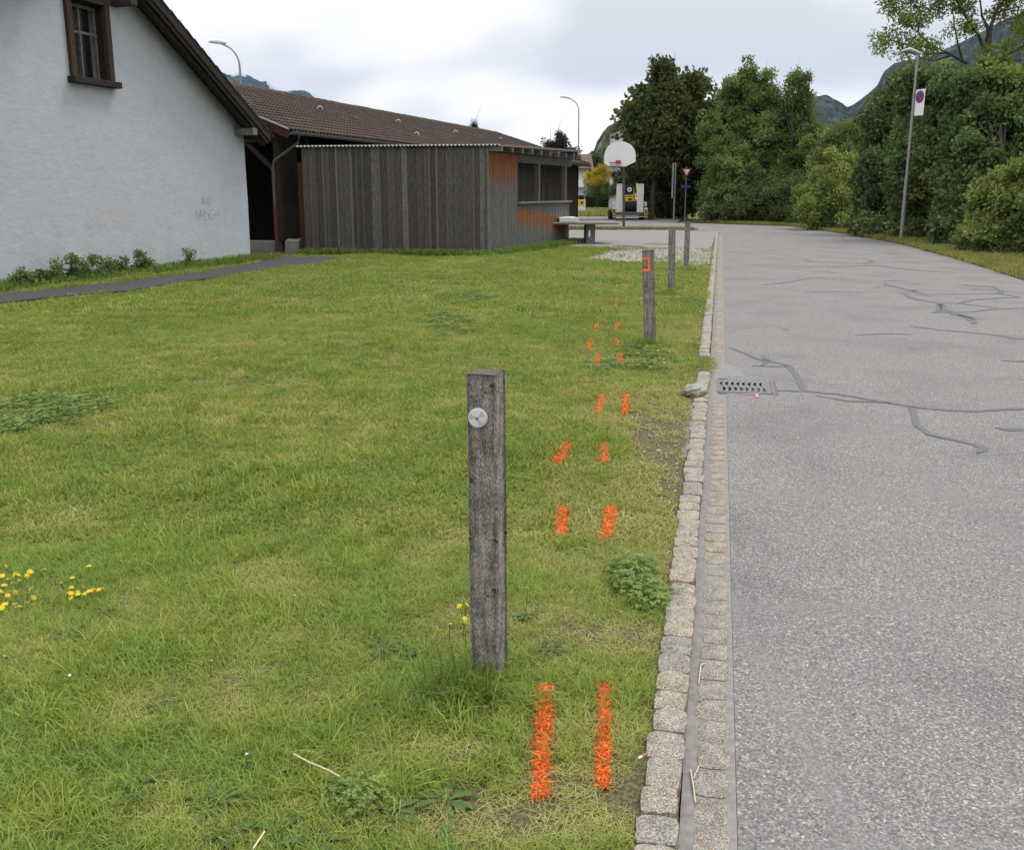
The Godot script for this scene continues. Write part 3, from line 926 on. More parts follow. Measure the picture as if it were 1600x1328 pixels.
func wood_bar(parent: Node3D, called: String, a: Vector3, b: Vector3, w: float, t: float, m: Material, up := Vector3.UP, ch := 0.008) -> MeshInstance3D:
	var mb := MB.new()
	mb.uvs = 1.6
	mb.uvo = Vector2(rng.randf(), rng.randf())
	mb.box(Vector3.ZERO, Vector3(w, (b - a).length(), t), ch)
	var y := (b - a).normalized()
	var x := y.cross(up).normalized()
	return part(parent, called, mb.commit(), m, Transform3D(Basis(x, y, x.cross(y)), (a + b) / 2))

func build_house() -> void:
	var t := thing("white_house", "white rendered house with a dark timber gable roof and one small window", "house", HC, Basis(-HD, Vector3.UP, HN))
	# own axes: x back along the gable wall, y up, z out of the wall
	var pitch := 0.605
	var ap := 5.65
	var roof_y := func(a: float) -> float: return 6.77 - absf(a - ap) * pitch
	# gable wall with the window opening, a prism 9 m deep
	var wx0 := 4.80
	var wx1 := 5.83
	var wy0 := 3.86
	var wy1 := 5.30
	var wall := MB.new()
	var F := func(a: float, y: float) -> Vector3: return Vector3(a, y, 0)
	# uneven face built as a grid so that the edges of the render are not ruler straight
	var f := FastNoiseLite.new()
	f.frequency = 0.5; f.seed = 3; f.fractal_octaves = 2
	var xs := []
	for i in 33: xs.append(11.3 * i / 32.0)
	xs.append_array([wx0, wx1]); xs.sort()
	var ys := []
	for i in 22: ys.append(-0.1 + 6.86 * i / 21.0)
	ys.append_array([wy0, wy1]); ys.sort()
	for i in xs.size() - 1:
		for j in ys.size() - 1:
			var cx: float = (xs[i] + xs[i + 1]) / 2
			var cy: float = (ys[j] + ys[j + 1]) / 2
			if cx > wx0 and cx < wx1 and cy > wy0 and cy < wy1: continue
			if cy > roof_y.call(cx) + 0.02: continue
			var q := []
			for e in [[xs[i], ys[j]], [xs[i + 1], ys[j]], [xs[i + 1], ys[j + 1]], [xs[i], ys[j + 1]]]:
				q.append(Vector3(e[0], minf(e[1], roof_y.call(e[0]) - 0.05), f.get_noise_2d(e[0], e[1]) * 0.012))
			wall.quad(q[0], q[1], q[2], q[3])
	# side walls, back wall and the reveal of the window
	wall.quad(Vector3(0, -0.1, 0), Vector3(0, 3.3, 0), Vector3(0, 3.3, -9), Vector3(0, -0.1, -9))
	wall.quad(Vector3(11.3, -0.1, 0), Vector3(11.3, -0.1, -9), Vector3(11.3, 3.3, -9), Vector3(11.3, 3.3, 0))
	wall.out([Vector3(0, -0.1, -9), Vector3(11.3, -0.1, -9), Vector3(11.3, 3.25, -9), Vector3(ap, 6.6, -9), Vector3(0, 3.25, -9)], Vector3(5, 2, 0))
	for q in [[Vector3(wx0, wy0, 0.02), Vector3(wx0, wy1, 0.02)], [Vector3(wx0, wy1, 0.02), Vector3(wx1, wy1, 0.02)], [Vector3(wx1, wy1, 0.02), Vector3(wx1, wy0, 0.02)], [Vector3(wx1, wy0, 0.02), Vector3(wx0, wy0, 0.02)]]:
		var dz := Vector3(0, 0, -0.4)
		wall.quad(q[0], q[1], q[1] + dz, q[0] + dz)
	part(t, "wall", wall.commit(), M.plaster)
	# roof: two slabs of dark boarding under tiles
	for side in [-1.0, 1.0]:
		var eave := -0.42 if side < 0 else 11.72
		var e0 := Vector3(eave, roof_y.call(eave), 0)
		var r0 := Vector3(ap, roof_y.call(ap), 0)
		var sl := (r0 - e0)
		var nrm := Vector3(-sl.y, sl.x, 0).normalized() * (1.0 if sl.x > 0 else -1.0)
		if nrm.y < 0: nrm = -nrm
		var slab := MB.new()
		var midp := (e0 + r0) / 2 - nrm * 0.08
		slab.box(midp + Vector3(0, 0, -4.25), Vector3(sl.length(), 0.10, 9.5), 0.0, Basis(sl.normalized(), nrm, sl.normalized().cross(nrm)))
		var deck := part(t, "roof_boarding", slab.commit(), M.dark_wood)
		# verge rafter and barge board
		wood_bar(t, "verge_rafter", e0 - nrm * 0.23 + Vector3(0, 0, 0.36), r0 - nrm * 0.23 + Vector3(0, 0, 0.36), 0.2, 0.14, M.dark_wood, Vector3.BACK)
		wood_bar(t, "barge_board", e0 - nrm * 0.09 + Vector3(0, 0, 0.522), r0 - nrm * 0.09 + Vector3(0, 0, 0.522), 0.035, 0.19, M.dark_wood, nrm)
		wood_bar(t, "barge_board", e0 - nrm * 0.22 + Vector3(0, 0, 0.49), r0 - nrm * 0.22 + Vector3(0, 0, 0.49), 0.03, 0.11, M.dark_wood, nrm)
		# tiles: those along the verge one by one, the rest of the roof joined
		var tile := MB.new()
		tile.box(Vector3.ZERO, Vector3(0.36, 0.026, 0.22), 0.006)
		var tm := tile.commit()
		var n := int(sl.length() / 0.30)
		var dirn := sl.normalized()
		var rest := MB.new()
		for i in n + 1:
			var along := dirn * (0.06 + i * 0.30)
			var tilt := Basis(Vector3(0, 0, 1), atan2(dirn.y, dirn.x) + (0.075 if side < 0 else -0.075))
			for k in 12:
				var p := e0 + along + nrm * (0.012 + rng.randf_range(-0.004, 0.006)) + Vector3(0, 0, 0.45 - k * 0.225)
				var xf := Transform3D(tilt * Basis(Vector3.UP, rng.randf_range(-0.03, 0.03)), p)
				if k == 0:
					part(t, "verge_tile", tm, M["tile%d" % (rng.randi() % 3)] if M.has("tile0") else M.brown_wood, xf)
				elif k < 8: join(rest, tm, xf)
		var rt := part(t, "roof_tiles", rest.commit(), M.brown_wood)
		rt.set_meta("kind", "stuff")
	# purlin ends under the verge
	for a in [0.30, 4.5, 6.8, 11.0]:
		var y: float = roof_y.call(a) - (0.40 if a < 1 else 0.66)
		wood_bar(t, "purlin_end", Vector3(a, y, 0.0), Vector3(a, y, 0.52), 0.2, 0.17, M.rail if a < 1 else M.brown_wood, Vector3.UP)
	# window: frame of old timber, casement set back, panes
	var mx := (wx0 + wx1) / 2
	wood_bar(t, "window_lintel", Vector3(wx0 - 0.1, wy1 + 0.07, 0.03), Vector3(wx1 + 0.1, wy1 + 0.07, 0.03), 0.12, 0.17, M.brown_wood, Vector3.UP)
	wood_bar(t, "window_jamb", Vector3(wx0 - 0.02, wy0, 0.03), Vector3(wx0 - 0.02, wy1, 0.03), 0.14, 0.11, M.brown_wood, Vector3.BACK)
	wood_bar(t, "window_jamb", Vector3(wx1 + 0.02, wy0, 0.03), Vector3(wx1 + 0.02, wy1, 0.03), 0.14, 0.11, M.brown_wood, Vector3.BACK)
	wood_bar(t, "window_sill", Vector3(wx0 - 0.16, wy0 - 0.06, 0.07), Vector3(wx1 + 0.16, wy0 - 0.06, 0.07), 0.22, 0.12, M.dark_wood, Vector3.UP)
	var cas := thing_part(t, "casement")
	var cz := -0.2
	for a in [wx0 + 0.07, mx, wx1 - 0.07]:
		wood_bar(cas, "stile", Vector3(a, wy0, cz), Vector3(a, wy1 - 0.05, cz), 0.04, 0.065, M.rail_brown if M.has("rail_brown") else M.rail, Vector3.BACK, 0.004)
	for y in [wy0 + 0.03, wy0 + 0.88, wy1 - 0.08]:
		wood_bar(cas, "bar", Vector3(wx0, y, cz + 0.004), Vector3(wx1, y, cz + 0.004), 0.04, 0.05, M.rail, Vector3.UP, 0.004)
	var panes := [[wx0 + 0.09, mx - 0.02, wy0 + 0.05, wy0 + 0.86], [mx + 0.02, wx1 - 0.09, wy0 + 0.05, wy0 + 0.86], [wx0 + 0.09, mx - 0.02, wy0 + 0.9, wy1 - 0.1], [mx + 0.02, wx1 - 0.09, wy0 + 0.9, wy1 - 0.1]]
	for p in panes:
		var g := MB.new()
		g.box(Vector3((p[0] + p[1]) / 2, (p[2] + p[3]) / 2, cz - 0.005), Vector3(p[1] - p[0] + 0.03, p[3] - p[2] + 0.03, 0.006))
		part(cas, "pane", g.commit(), M.glass)
	for q in [[Vector3(wx0 + 0.012, wy0, -0.12), Vector3(wx0 + 0.012, wy1, -0.12), Vector3.BACK], [Vector3(wx1 - 0.012, wy0, -0.12), Vector3(wx1 - 0.012, wy1, -0.12), Vector3.BACK], [Vector3(wx0, wy1 - 0.012, -0.12), Vector3(wx1, wy1 - 0.012, -0.12), Vector3.BACK]]:
		wood_bar(t, "window_lining", q[0], q[1], 0.02, 0.26, M.dark_wood, q[2])
	# the scrawled tag on the render: NAT above, MSG below
	var letters := thing_part(t, "scrawled_lettering")
	var strokes := [
		[[0.0, 0.62], [0.03, 0.9], [0.12, 0.62], [0.14, 0.93]], [[0.20, 0.62], [0.27, 0.9], [0.34, 0.62]], [[0.22, 0.72], [0.32, 0.73]], [[0.36, 0.9], [0.56, 0.92]], [[0.46, 0.92], [0.44, 0.62]],
		[[-0.35, 0.45], [-0.30, 0.30]], [[-0.36, 0.30], [-0.20, 0.32]], [[-0.34, 0.2], [-0.18, 0.22]], [[-0.16, 0.08], [-0.12, 0.48], [-0.02, 0.2], [0.08, 0.5], [0.12, 0.05]], [[0.30, 0.5], [0.18, 0.44], [0.20, 0.32], [0.32, 0.26], [0.30, 0.1], [0.16, 0.04]], [[0.56, 0.46], [0.44, 0.44], [0.38, 0.25], [0.44, 0.08], [0.58, 0.10], [0.58, 0.26], [0.48, 0.26]], [[0.68, 0.3], [0.78, 0.32], [0.76, 0.2], [0.68, 0.2], [0.68, 0.3]],
		[[0.9, 0.4], [0.92, 0.2]],
	]
	for s in strokes:
		var sc := MB.new()
		for i in s.size() - 1:
			# x runs back towards the camera on this wall, so the letters are laid out against it
			var p := Vector3(1.95 - s[i][0] * 0.72, 1.02 + s[i][1] * 0.62, 0.034)
			var q := Vector3(1.95 - s[i + 1][0] * 0.72, 1.02 + s[i + 1][1] * 0.62, 0.034)
			p.z = 0.006 + f.get_noise_2d(p.x, p.y) * 0.012
			q.z = 0.006 + f.get_noise_2d(q.x, q.y) * 0.012
			sc.bar(p, q, 0.008, 0.004, Vector3.BACK)
		part(letters, "letter_stroke", sc.commit(), M.scrawl)

func thing_part(parent: Node3D, called: String) -> Node3D:
	var o := Node3D.new()
	o.name = called
	parent.add_child(o, true)
	return o

# ---------------------------------------------------------------- barn with the long tiled roof
const BD := Vector3(0.289, 0, -0.957)
const BW := Vector3(-0.957, 0, -0.289)
const BO := Vector3(-6.07, 0, -28.5)
func B(l: float, w: float, y: float) -> Vector3:
	return BO + BD * l + BW * w + Vector3(0, y, 0)

func build_barn() -> void:
	var L := 38.0
	var HW := 4.3
	var EV := 3.33
	var RG := 5.0
	var hip := 6.2
	var t := thing("barn", "long dark timber barn with a brown tiled roof", "barn", BO, Basis(BD, Vector3.UP, -BW))
	# own axes: x along the eaves, y up, z out of the long side towards the lawn
	var P := func(l: float, w: float, y: float) -> Vector3: return Vector3(l, y, -w)
	# dark boarded walls: long side, far end, back
	for i in 46:
		var l := 5.2 + i * 0.70
		if l > L - 0.8: break
		var b := MB.new()
		b.uvs = 0.9; b.uvo = Vector2(rng.randf(), rng.randf())
		b.box(Vector3.ZERO, Vector3(0.69, EV + 0.2, 0.04), 0.006)
		part(t, "wall_board", b.commit(), M.dark_wood, Transform3D(Basis(), Vector3(l, (EV + 0.2) / 2, -0.62 - (i % 2) * 0.012)))
	var shell := MB.new()
	shell.box(Vector3(L - 0.6, EV / 2, -HW), Vector3(0.08, EV, HW * 2 - 1.2))
	shell.box(Vector3(L / 2, EV / 2, -HW * 2 + 0.6), Vector3(L - 1.2, EV, 0.08))
	shell.box(Vector3(4.8, EV / 2, -HW), Vector3(0.08, EV, HW * 2 - 1.4))
	shell.box(Vector3(2.6, EV / 2 , -HW * 2 + 0.7), Vector3(4.4, EV, 0.1))
	part(t, "back_wall", shell.commit(), M.dark_wood)
	for i in 5:
		wood_bar(t, "wall_board", Vector3(0.45 + i * 0.21, 0.1, -0.63), Vector3(0.45 + i * 0.21, EV, -0.63), 0.03, 0.2, M.dark_wood, Vector3.RIGHT)
	# posts and beams of the open bay at the near end
	for q in [[0.35, 0.65], [0.35, 3.2], [0.35, 6.0], [1.9, 0.65]]:
		wood_bar(t, "post", P.call(q[0], q[1], 0.35), P.call(q[0], q[1], EV), 0.18, 0.18, M.dark_wood, Vector3.RIGHT)
	wood_bar(t, "tie_beam", P.call(0.35, 0.3, EV - 0.15), P.call(0.35, HW * 2 - 0.4, EV - 0.15), 0.2, 0.24, M.dark_wood)
	wood_bar(t, "wall_plate", P.call(-0.3, 0.65, EV + 0.1), P.call(L - 0.4, 0.65, EV + 0.1), 0.18, 0.2, M.dark_wood)
	wood_bar(t, "brace", P.call(0.35, 0.8, EV - 1.0), P.call(0.35, 1.7, EV - 0.2), 0.12, 0.12, M.dark_wood)
	# gable boarding above the tie beam
	var gb := MB.new()
	gb.out([P.call(0.42, 0.6, EV), P.call(0.42, HW * 2 - 0.6, EV), P.call(0.42, HW, RG - 0.15)], P.call(3, HW, EV))
	part(t, "gable_boarding", gb.commit(), M.dark_wood)
	# plinth
	var pl := MB.new()
	pl.box(P.call(0.35, 4.4, 0.16), Vector3(0.3, 0.36, 7.4), 0.02)
	pl.box(P.call(1.0, 0.62, 0.14), Vector3(1.1, 0.32, 0.3), 0.02)
	part(t, "plinth", pl.commit(), M.concrete)
	for k in 2:
		var st := stone_shape(300 + k, Vector3(0.42, 0.5, 0.4), 0.05)
		part(t, "footing_stone", st, M.concrete, Transform3D(Basis(Vector3.UP, 0.2 * k), P.call(0.15 + k * 0.55, 0.15, 0.36)))
	# roof: boarding with tiles on top
	var E0: Vector3 = P.call(0, 0, EV)
	var up: Vector3 = P.call(0, HW, RG) - P.call(0, 0, EV)
	var deck := MB.new()
	var d := Vector3(0, -0.07, 0)
	var e0: Vector3 = P.call(-0.15, 0, EV)
	var e1: Vector3 = P.call(L, 0, EV)
	var r0: Vector3 = P.call(-0.15, HW, RG)
	var r1: Vector3 = P.call(L - hip, HW, RG)
	var g0: Vector3 = P.call(-0.15, HW * 2, EV)
	var g1: Vector3 = P.call(L, HW * 2, EV)
	var mid: Vector3 = P.call(L / 2, HW, 0)
	for o in [Vector3.ZERO, d]:
		deck.out([e0 + o, e1 + o, r1 + o, r0 + o], mid)
		deck.out([g0 + o, g1 + o, r1 + o, r0 + o], mid)
		deck.out([e1 + o, g1 + o, r1 + o], mid)
	for q in [[e0, e1], [e1, g1], [g1, g0], [e0, r0], [r0, g0]]:
		deck.out([q[0], q[1], q[1] + d, q[0] + d], mid)
	part(t, "roof_deck", deck.commit(), M.dark_wood)
	# tiles on the two faces that show, one instance per tile
	var tile := MB.new()
	var prof := []
	for k in 7:
		var a := float(k) / 6
		prof.append(Vector2((a - 0.5) * 0.235, 0.03 + 0.034 * sin(a * TAU)))
	for k in 6:
		var p: Vector2 = prof[k]
		var q: Vector2 = prof[k + 1]
		tile.quad(Vector3(p.x, p.y + 0.045, 0), Vector3(q.x, q.y + 0.045, 0), Vector3(q.x, q.y, -0.40), Vector3(p.x, p.y, -0.40))
		tile.quad(Vector3(p.x, p.y + 0.006, 0), Vector3(q.x, q.y + 0.006, 0), Vector3(q.x, q.y + 0.045, 0), Vector3(p.x, p.y + 0.045, 0))
	var buf := PackedFloat32Array()
	var slope := up.length()
	var un := up.normalized()
	var moss := FastNoiseLite.new()
	moss.frequency = 0.25; moss.seed = 6
	var rows := int(slope / 0.33) + 1
	for r in rows:
		var y := r * 0.33 - 0.05
		var w: float = y / slope
		var lmax := L - hip * w
		for i in int((lmax + 0.2) / 0.215):
			var p := e0 + Vector3(0.1 + i * 0.215, 0, 0) + un * y
			var bs := Basis(Vector3.RIGHT, Vector3(0, un.z * -1.0, un.y * 1.0).normalized() if false else un.cross(Vector3.RIGHT) * -1.0, -un)
			if bs.y.y < 0: bs.y = -bs.y
			var mo := moss.get_noise_2d(p.x, y * 1.5)
			var tone := rng.randf_range(0.72, 1.25)
			var c := Color(0.060, 0.043, 0.037) * tone
			c = c.lerp(Color(0.062, 0.056, 0.034), clampf(mo * 1.6 + 0.15, 0, 0.7) * rng.randf())
			if rng.randf() < 0.04: c = c * 1.5
			push(buf, bs * Basis(Vector3.UP, rng.randf_range(-0.02, 0.02)), p, c)
	scatter(t, "roof_tiles", tile.commit(), M.tile, buf)
	var hipb := PackedFloat32Array()
	var hu := r1 - (e1 + g1) / 2
	for r in int(hu.length() / 0.33):
		var w := r * 0.33 / hu.length()
		for i in int(HW * 2 * (1 - w) / 0.215):
			var p: Vector3 = e1.lerp(r1, w) + Vector3(0, 0, -0.1 - i * 0.215)
			var uu := hu.normalized()
			var bs := Basis(Vector3(0, 0, -1), Vector3(0, 0, -1).cross(-uu) * -1.0, -uu)
			if bs.y.y < 0: bs.y = -bs.y
			push(hipb, bs, p, Color(0.064, 0.046, 0.04) * rng.randf_range(0.7, 1.2))
	scatter(t, "hip_tiles", tile.commit(), M.tile, hipb)
	# ridge and hip caps, each a half round tile
	var cap := MB.new()
	for k in 6:
		var a := PI * k / 6
		var b2 := PI * (k + 1) / 6
		var pa := Vector3(cos(a) * 0.13, sin(a) * 0.11, 0)
		var pb := Vector3(cos(b2) * 0.13, sin(b2) * 0.11, 0)
		cap.quad(pa * 1.08, pb * 1.08, pb + Vector3(0, 0, -0.42), pa + Vector3(0, 0, -0.42))
		cap.quad(pa * 0.85, pb * 0.85, pb * 1.08, pa * 1.08)
	var capm := cap.commit()
	for q in [[r0, r1], [r1, e1 + Vector3(0, 0.02, 0)]]:
		var dirn: Vector3 = (q[1] - q[0]).normalized()
		var side := dirn.cross(Vector3.UP).normalized()
		for i in int((q[1] - q[0]).length() / 0.36):
			part(t, "ridge_tile", capm, M["tile%d" % (rng.randi() % 3)], Transform3D(Basis(side, side.cross(dirn), -dirn), q[0] + dirn * (i * 0.36) + Vector3(0, 0.02 + rng.randf_range(-0.008, 0.008), 0)))
	# pale snow hooks on the roof
	var hook := MB.new()
	hook.tube([Vector3(0, 0.03, 0), Vector3(0.0, 0.2, 0.02), Vector3(0.02, 0.26, 0.12), Vector3(0.04, 0.2, 0.26), Vector3(0.05, 0.06, 0.3)], [0.028, 0.028, 0.028, 0.026, 0.022], 6)
	hook.tube([Vector3(0, 0.03, -0.1), Vector3(0, 0.2, 0.02)], [0.02, 0.02], 6)
	var hm := hook.commit()
	var roof_n: Vector3 = Vector3.RIGHT.cross(un)
	if roof_n.y < 0: roof_n = -roof_n
	var bwz := Basis(BD, Vector3.UP, -BW)
	for q in [[496, 173], [619, 193], [709, 209], [780, 219], [648, 213]]:
		var p := on_plane(q[0], q[1], BO + bwz * e0, bwz * roof_n)
		var lp := bwz.inverse() * (p - BO)
		part(t, "snow_hook", hm, M.dirty_white, Transform3D(Basis(Vector3.UP, rng.randf_range(-0.3, 0.3)).scaled(Vector3.ONE * (0.62 if q[0] < 720 else 0.5)), lp))
	# gutter and downpipe
	var gu := MB.new()
	for k in 5:
		var a := PI + PI * k / 5
		var b3 := PI + PI * (k + 1) / 5
		var pa := Vector3(0, sin(a) * 0.075, cos(a) * 0.075)
		var pb := Vector3(0, sin(b3) * 0.075, cos(b3) * 0.075)
		var o := Vector3(-0.2, EV - 0.03, 0.08)
		gu.quad(o + pa, o + pa + Vector3(L, 0, 0), o + pb + Vector3(L, 0, 0), o + pb)
	gu.tube([Vector3(-0.2, EV - 0.03, 0.155), Vector3(L, EV - 0.03, 0.155)], [0.013, 0.013], 6)
	part(t, "eaves_gutter", gu.commit(), M.dark_zinc)
	var dp := MB.new()
	dp.tube([Vector3(0.3, EV - 0.08, 0.08), Vector3(0.28, EV - 0.3, 0.05), Vector3(0.2, EV - 0.55, -0.3), Vector3(0.1, EV - 0.78, -0.62), Vector3(0.08, EV - 1.0, -0.66)], [0.045, 0.045, 0.045, 0.045, 0.045], 8)
	dp.tube([Vector3(0.08, EV - 0.98, -0.66), Vector3(0.08, 1.3, -0.66)], [0.045, 0.045], 8)
	part(t, "downpipe", dp.commit(), M.dark_zinc)
	var dl := MB.new()
	dl.tube([Vector3(0.08, 1.3, -0.66), Vector3(0.08, 0.05, -0.66)], [0.055, 0.055], 8)
	tag(part(t, "downpipe_foot", dl.commit(), mat(lin(0.09, 0.03, 0.025), 0.6)), "rusty red lower length of the downpipe")
	# barge board of the near verge
	wood_bar(t, "barge_board", e0 + Vector3(-0.03, -0.1, 0.04), r0 + Vector3(-0.03, -0.1, 0), 0.03, 0.22, M.red_wood, Vector3.UP)
	var vz := MB.new()
	vz.bar(e0 + Vector3(-0.03, 0.04, 0.04), r0 + Vector3(-0.03, 0.04, 0), 0.09, 0.03)
	part(t, "verge_flashing", vz.commit(), M.zinc)
	# sunny-brown door frame seen through the opening of the shed
	var lp0 := bwz.inverse() * (on_plane(847, 315, BO + bwz * Vector3(0, 0, -0.6), bwz * Vector3(0, 0, 1)) - BO)
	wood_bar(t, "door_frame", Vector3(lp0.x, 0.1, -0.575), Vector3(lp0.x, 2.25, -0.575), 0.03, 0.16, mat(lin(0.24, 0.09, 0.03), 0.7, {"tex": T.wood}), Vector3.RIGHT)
	wood_bar(t, "door_frame", Vector3(lp0.x + 1.0, 0.1, -0.575), Vector3(lp0.x + 1.0, 2.25, -0.575), 0.03, 0.1, M.brown_wood, Vector3.RIGHT)
	wood_bar(t, "door_frame", Vector3(lp0.x - 0.05, 2.28, -0.573), Vector3(lp0.x + 1.05, 2.28, -0.573), 0.03, 0.1, M.brown_wood, Vector3.UP)

# ---------------------------------------------------------------- board shed
const SA := Vector3(-5.79, 0, -28.43)
const SB := Vector3(-0.66, 0, -27.57)
const SC := Vector3(1.92, 0, -34.56)

func build_shed() -> void:
	var t := thing("board_shed", "weathered grey board shed with a corrugated roof and an open side", "shed", SA)
	var top := 2.84
	var back := SA + (SC - SB)
	var shapes := []
	for k in 6:
		var b := MB.new()
		b.uvs = 0.55; b.uvo = Vector2(k * 0.37, k * 0.21)
		b.box(Vector3.ZERO, Vector3(1, top, 0.028), 0.0)
		shapes.append(b.commit())
	# front boards with thin cover strips between some of them
	var fd := (SB - SA).normalized()
	var fn := Vector3(-fd.z, 0, fd.x)
	if fn.z < 0: fn = -fn
	var s := 0.0
	var flen := (SB - SA).length()
	while s < flen - 0.02:
		var w := minf(rng.randf_range(0.15, 0.24), flen - s)
		var xb := Basis(fd, Vector3.UP, fn)
		part(t, "board", shapes[rng.randi() % 6], M["board%d" % [0, 1, 1, 2, 3, 1, 0, 4, 0, 3][rng.randi() % 10]], Transform3D(xb.scaled_local(Vector3(w - 0.008, 1, 1)), (SA - t.position) + fd * (s + w / 2) + fn * (rng.randf_range(0, 0.012)) + Vector3(0, top / 2 + rng.randf_range(0.0, 0.04) + 0.02, 0)))
		if rng.randf() < 0.30:
			part(t, "cover_strip", shapes[rng.randi() % 6], M["board%d" % [2, 4, 1][rng.randi() % 3]], Transform3D(xb.scaled_local(Vector3(0.055, 1, 1)), (SA - t.position) + fd * (s + w) + fn * 0.034 + Vector3(0, top / 2 + 0.02, 0)))
		s += w
	# side boards: full height beside the corner, then half height below the rail
	var sd := (SC - SB).normalized()
	var sn := Vector3(-sd.z, 0, sd.x)
	if sn.x < 0: sn = -sn
	var slen := (SC - SB).length()
	var k1 := (on_plane(808, 300, SB, sn) - SB).dot(sd)
	s = 0.0
	var high := 2.72
	var low := 1.33
	var i := 0
	while s < slen - 0.02:
		var w := minf(rng.randf_range(0.17, 0.24), (k1 if s < k1 - 0.01 else slen) - s)
		var h := high if s < k1 - 0.01 else low
		var b := MB.new()
		var xb := Basis(sd, Vector3.UP, sn)
		b.box(Vector3.ZERO, Vector3(w - 0.008, h, 0.026), 0.0)
		# texture over the height of the board: the brown top edge lies where the wall was sheltered
		for q in b.uv.size():
			var p := b.v[q]
			b.uv[q] = Vector2((s + p.x) * 0.45 + 0.13 * i, (0.5 - p.y / h) * (0.96 if h == high else 0.9) + (0.03 if h == high else 0.06 - 0.012 * i))
		part(t, "board", b.commit(), M.stained, Transform3D(xb, (SB - t.position) + sd * (s + w / 2) + sn * rng.randf_range(0.0, 0.01) + Vector3(0, h / 2 + 0.03, 0)))
		s += w
		i += 1
	# corner post, side posts, rail, top beam, inner frame
	wood_bar(t, "corner_strip", SB - t.position + sn * 0.02 + fn * 0.03, SB - t.position + sn * 0.02 + fn * 0.03 + Vector3(0, top, 0), 0.06, 0.04, M.board4, sn)
	for px in [842.0, 883.5]:
		var l := (on_plane(px, 300, SB, sn) - SB).dot(sd)
		wood_bar(t, "post", SB - t.position + sd * l - sn * 0.06 + Vector3(0, 0.05, 0), SB - t.position + sd * l - sn * 0.06 + Vector3(0, 2.55, 0), 0.16, 0.16, M.board2, sd)
	wood_bar(t, "rail", SB - t.position + sd * (k1 - 0.02) + sn * 0.01 + Vector3(0, 1.39, 0), SB - t.position + sd * (slen + 0.08) + sn * 0.01 + Vector3(0, 1.39, 0), 0.2, 0.06, M.rail)
	wood_bar(t, "top_beam", SB - t.position + sd * (k1 - 0.05) - sn * 0.03 + Vector3(0, 2.64, 0), SB - t.position + sd * (slen + 0.12) - sn * 0.03 + Vector3(0, 2.64, 0), 0.14, 0.22, M.board1)
	wood_bar(t, "sill_plate", SA - t.position - fn * 0.06 + Vector3(0, 0.05, 0), SB - t.position - fn * 0.06 + Vector3(0, 0.05, 0), 0.1, 0.1, M.dark_wood)
	wood_bar(t, "end_board", SA - t.position - fn * 0.05 - fd * 0.03, SA - t.position - fn * 0.05 - fd * 0.03 + Vector3(0, 2.5, 0), 0.03, 0.26, M.red_wood, fd)
	# rafters and their ends under the roof edge
	for k in 10:
		var l := 0.05 + k * (slen - 0.05) / 9.0
		wood_bar(t, "rafter", SB - t.position + sd * l + sn * 0.42 + Vector3(0, 2.82, 0), SB - t.position + sd * l - sn * 5.3 + Vector3(0, 2.86, 0), 0.1, 0.14, M.board2 if k % 3 else M.board4)
	# corrugated roof, with an edge strip along the side
	var roof := MB.new()
	var o := SA - t.position + fn * 0.12 - fd * 0.15 + Vector3(0, top + 0.08, 0)
	var width := flen + 0.15 + 0.35
	var len := slen + 0.3
	var n := int(width / 0.0135)
	for k in n:
		var x0 := k * width / n
		var x1 := (k + 1) * width / n
		var y0 := sin(x0 / 0.108 * TAU) * 0.022
		var y1 := sin(x1 / 0.108 * TAU) * 0.022
		var a := o + fd * x0 + Vector3(0, y0, 0)
		var b := o + fd * x1 + Vector3(0, y1, 0)
		var run := sd * len + Vector3(0, 0.12, 0)
		roof.quad(a, b, b + run, a + run)
		roof.quad(a - Vector3(0, 0.008, 0), a - Vector3(0, 0.008, 0) + run, b - Vector3(0, 0.008, 0) + run, b - Vector3(0, 0.008, 0))
		roof.quad(a - Vector3(0, 0.008, 0), b - Vector3(0, 0.008, 0), b, a)
	part(t, "corrugated_roof", roof.commit(), M.fibre)
	wood_bar(t, "edge_strip", SB - t.position + sn * 0.40 + fn * 0.1 + Vector3(0, 2.92, 0), SC - t.position + sn * 0.40 + sd * 0.2 + Vector3(0, 3.04, 0), 0.03, 0.05, mat(lin(0.16, 0.085, 0.08), 0.8), sn)
	var shade := MB.new()
	shade.quad(SA - t.position - fn * 0.1 + Vector3(0, 2.6, 0), SB - t.position - fn * 0.1 + Vector3(0, 2.6, 0), SB - t.position - fn * 0.1 + Vector3(0, 2.9, 0), SA - t.position - fn * 0.1 + Vector3(0, 2.9, 0))
	part(t, "inner_header", shade.commit(), M.dark_wood)

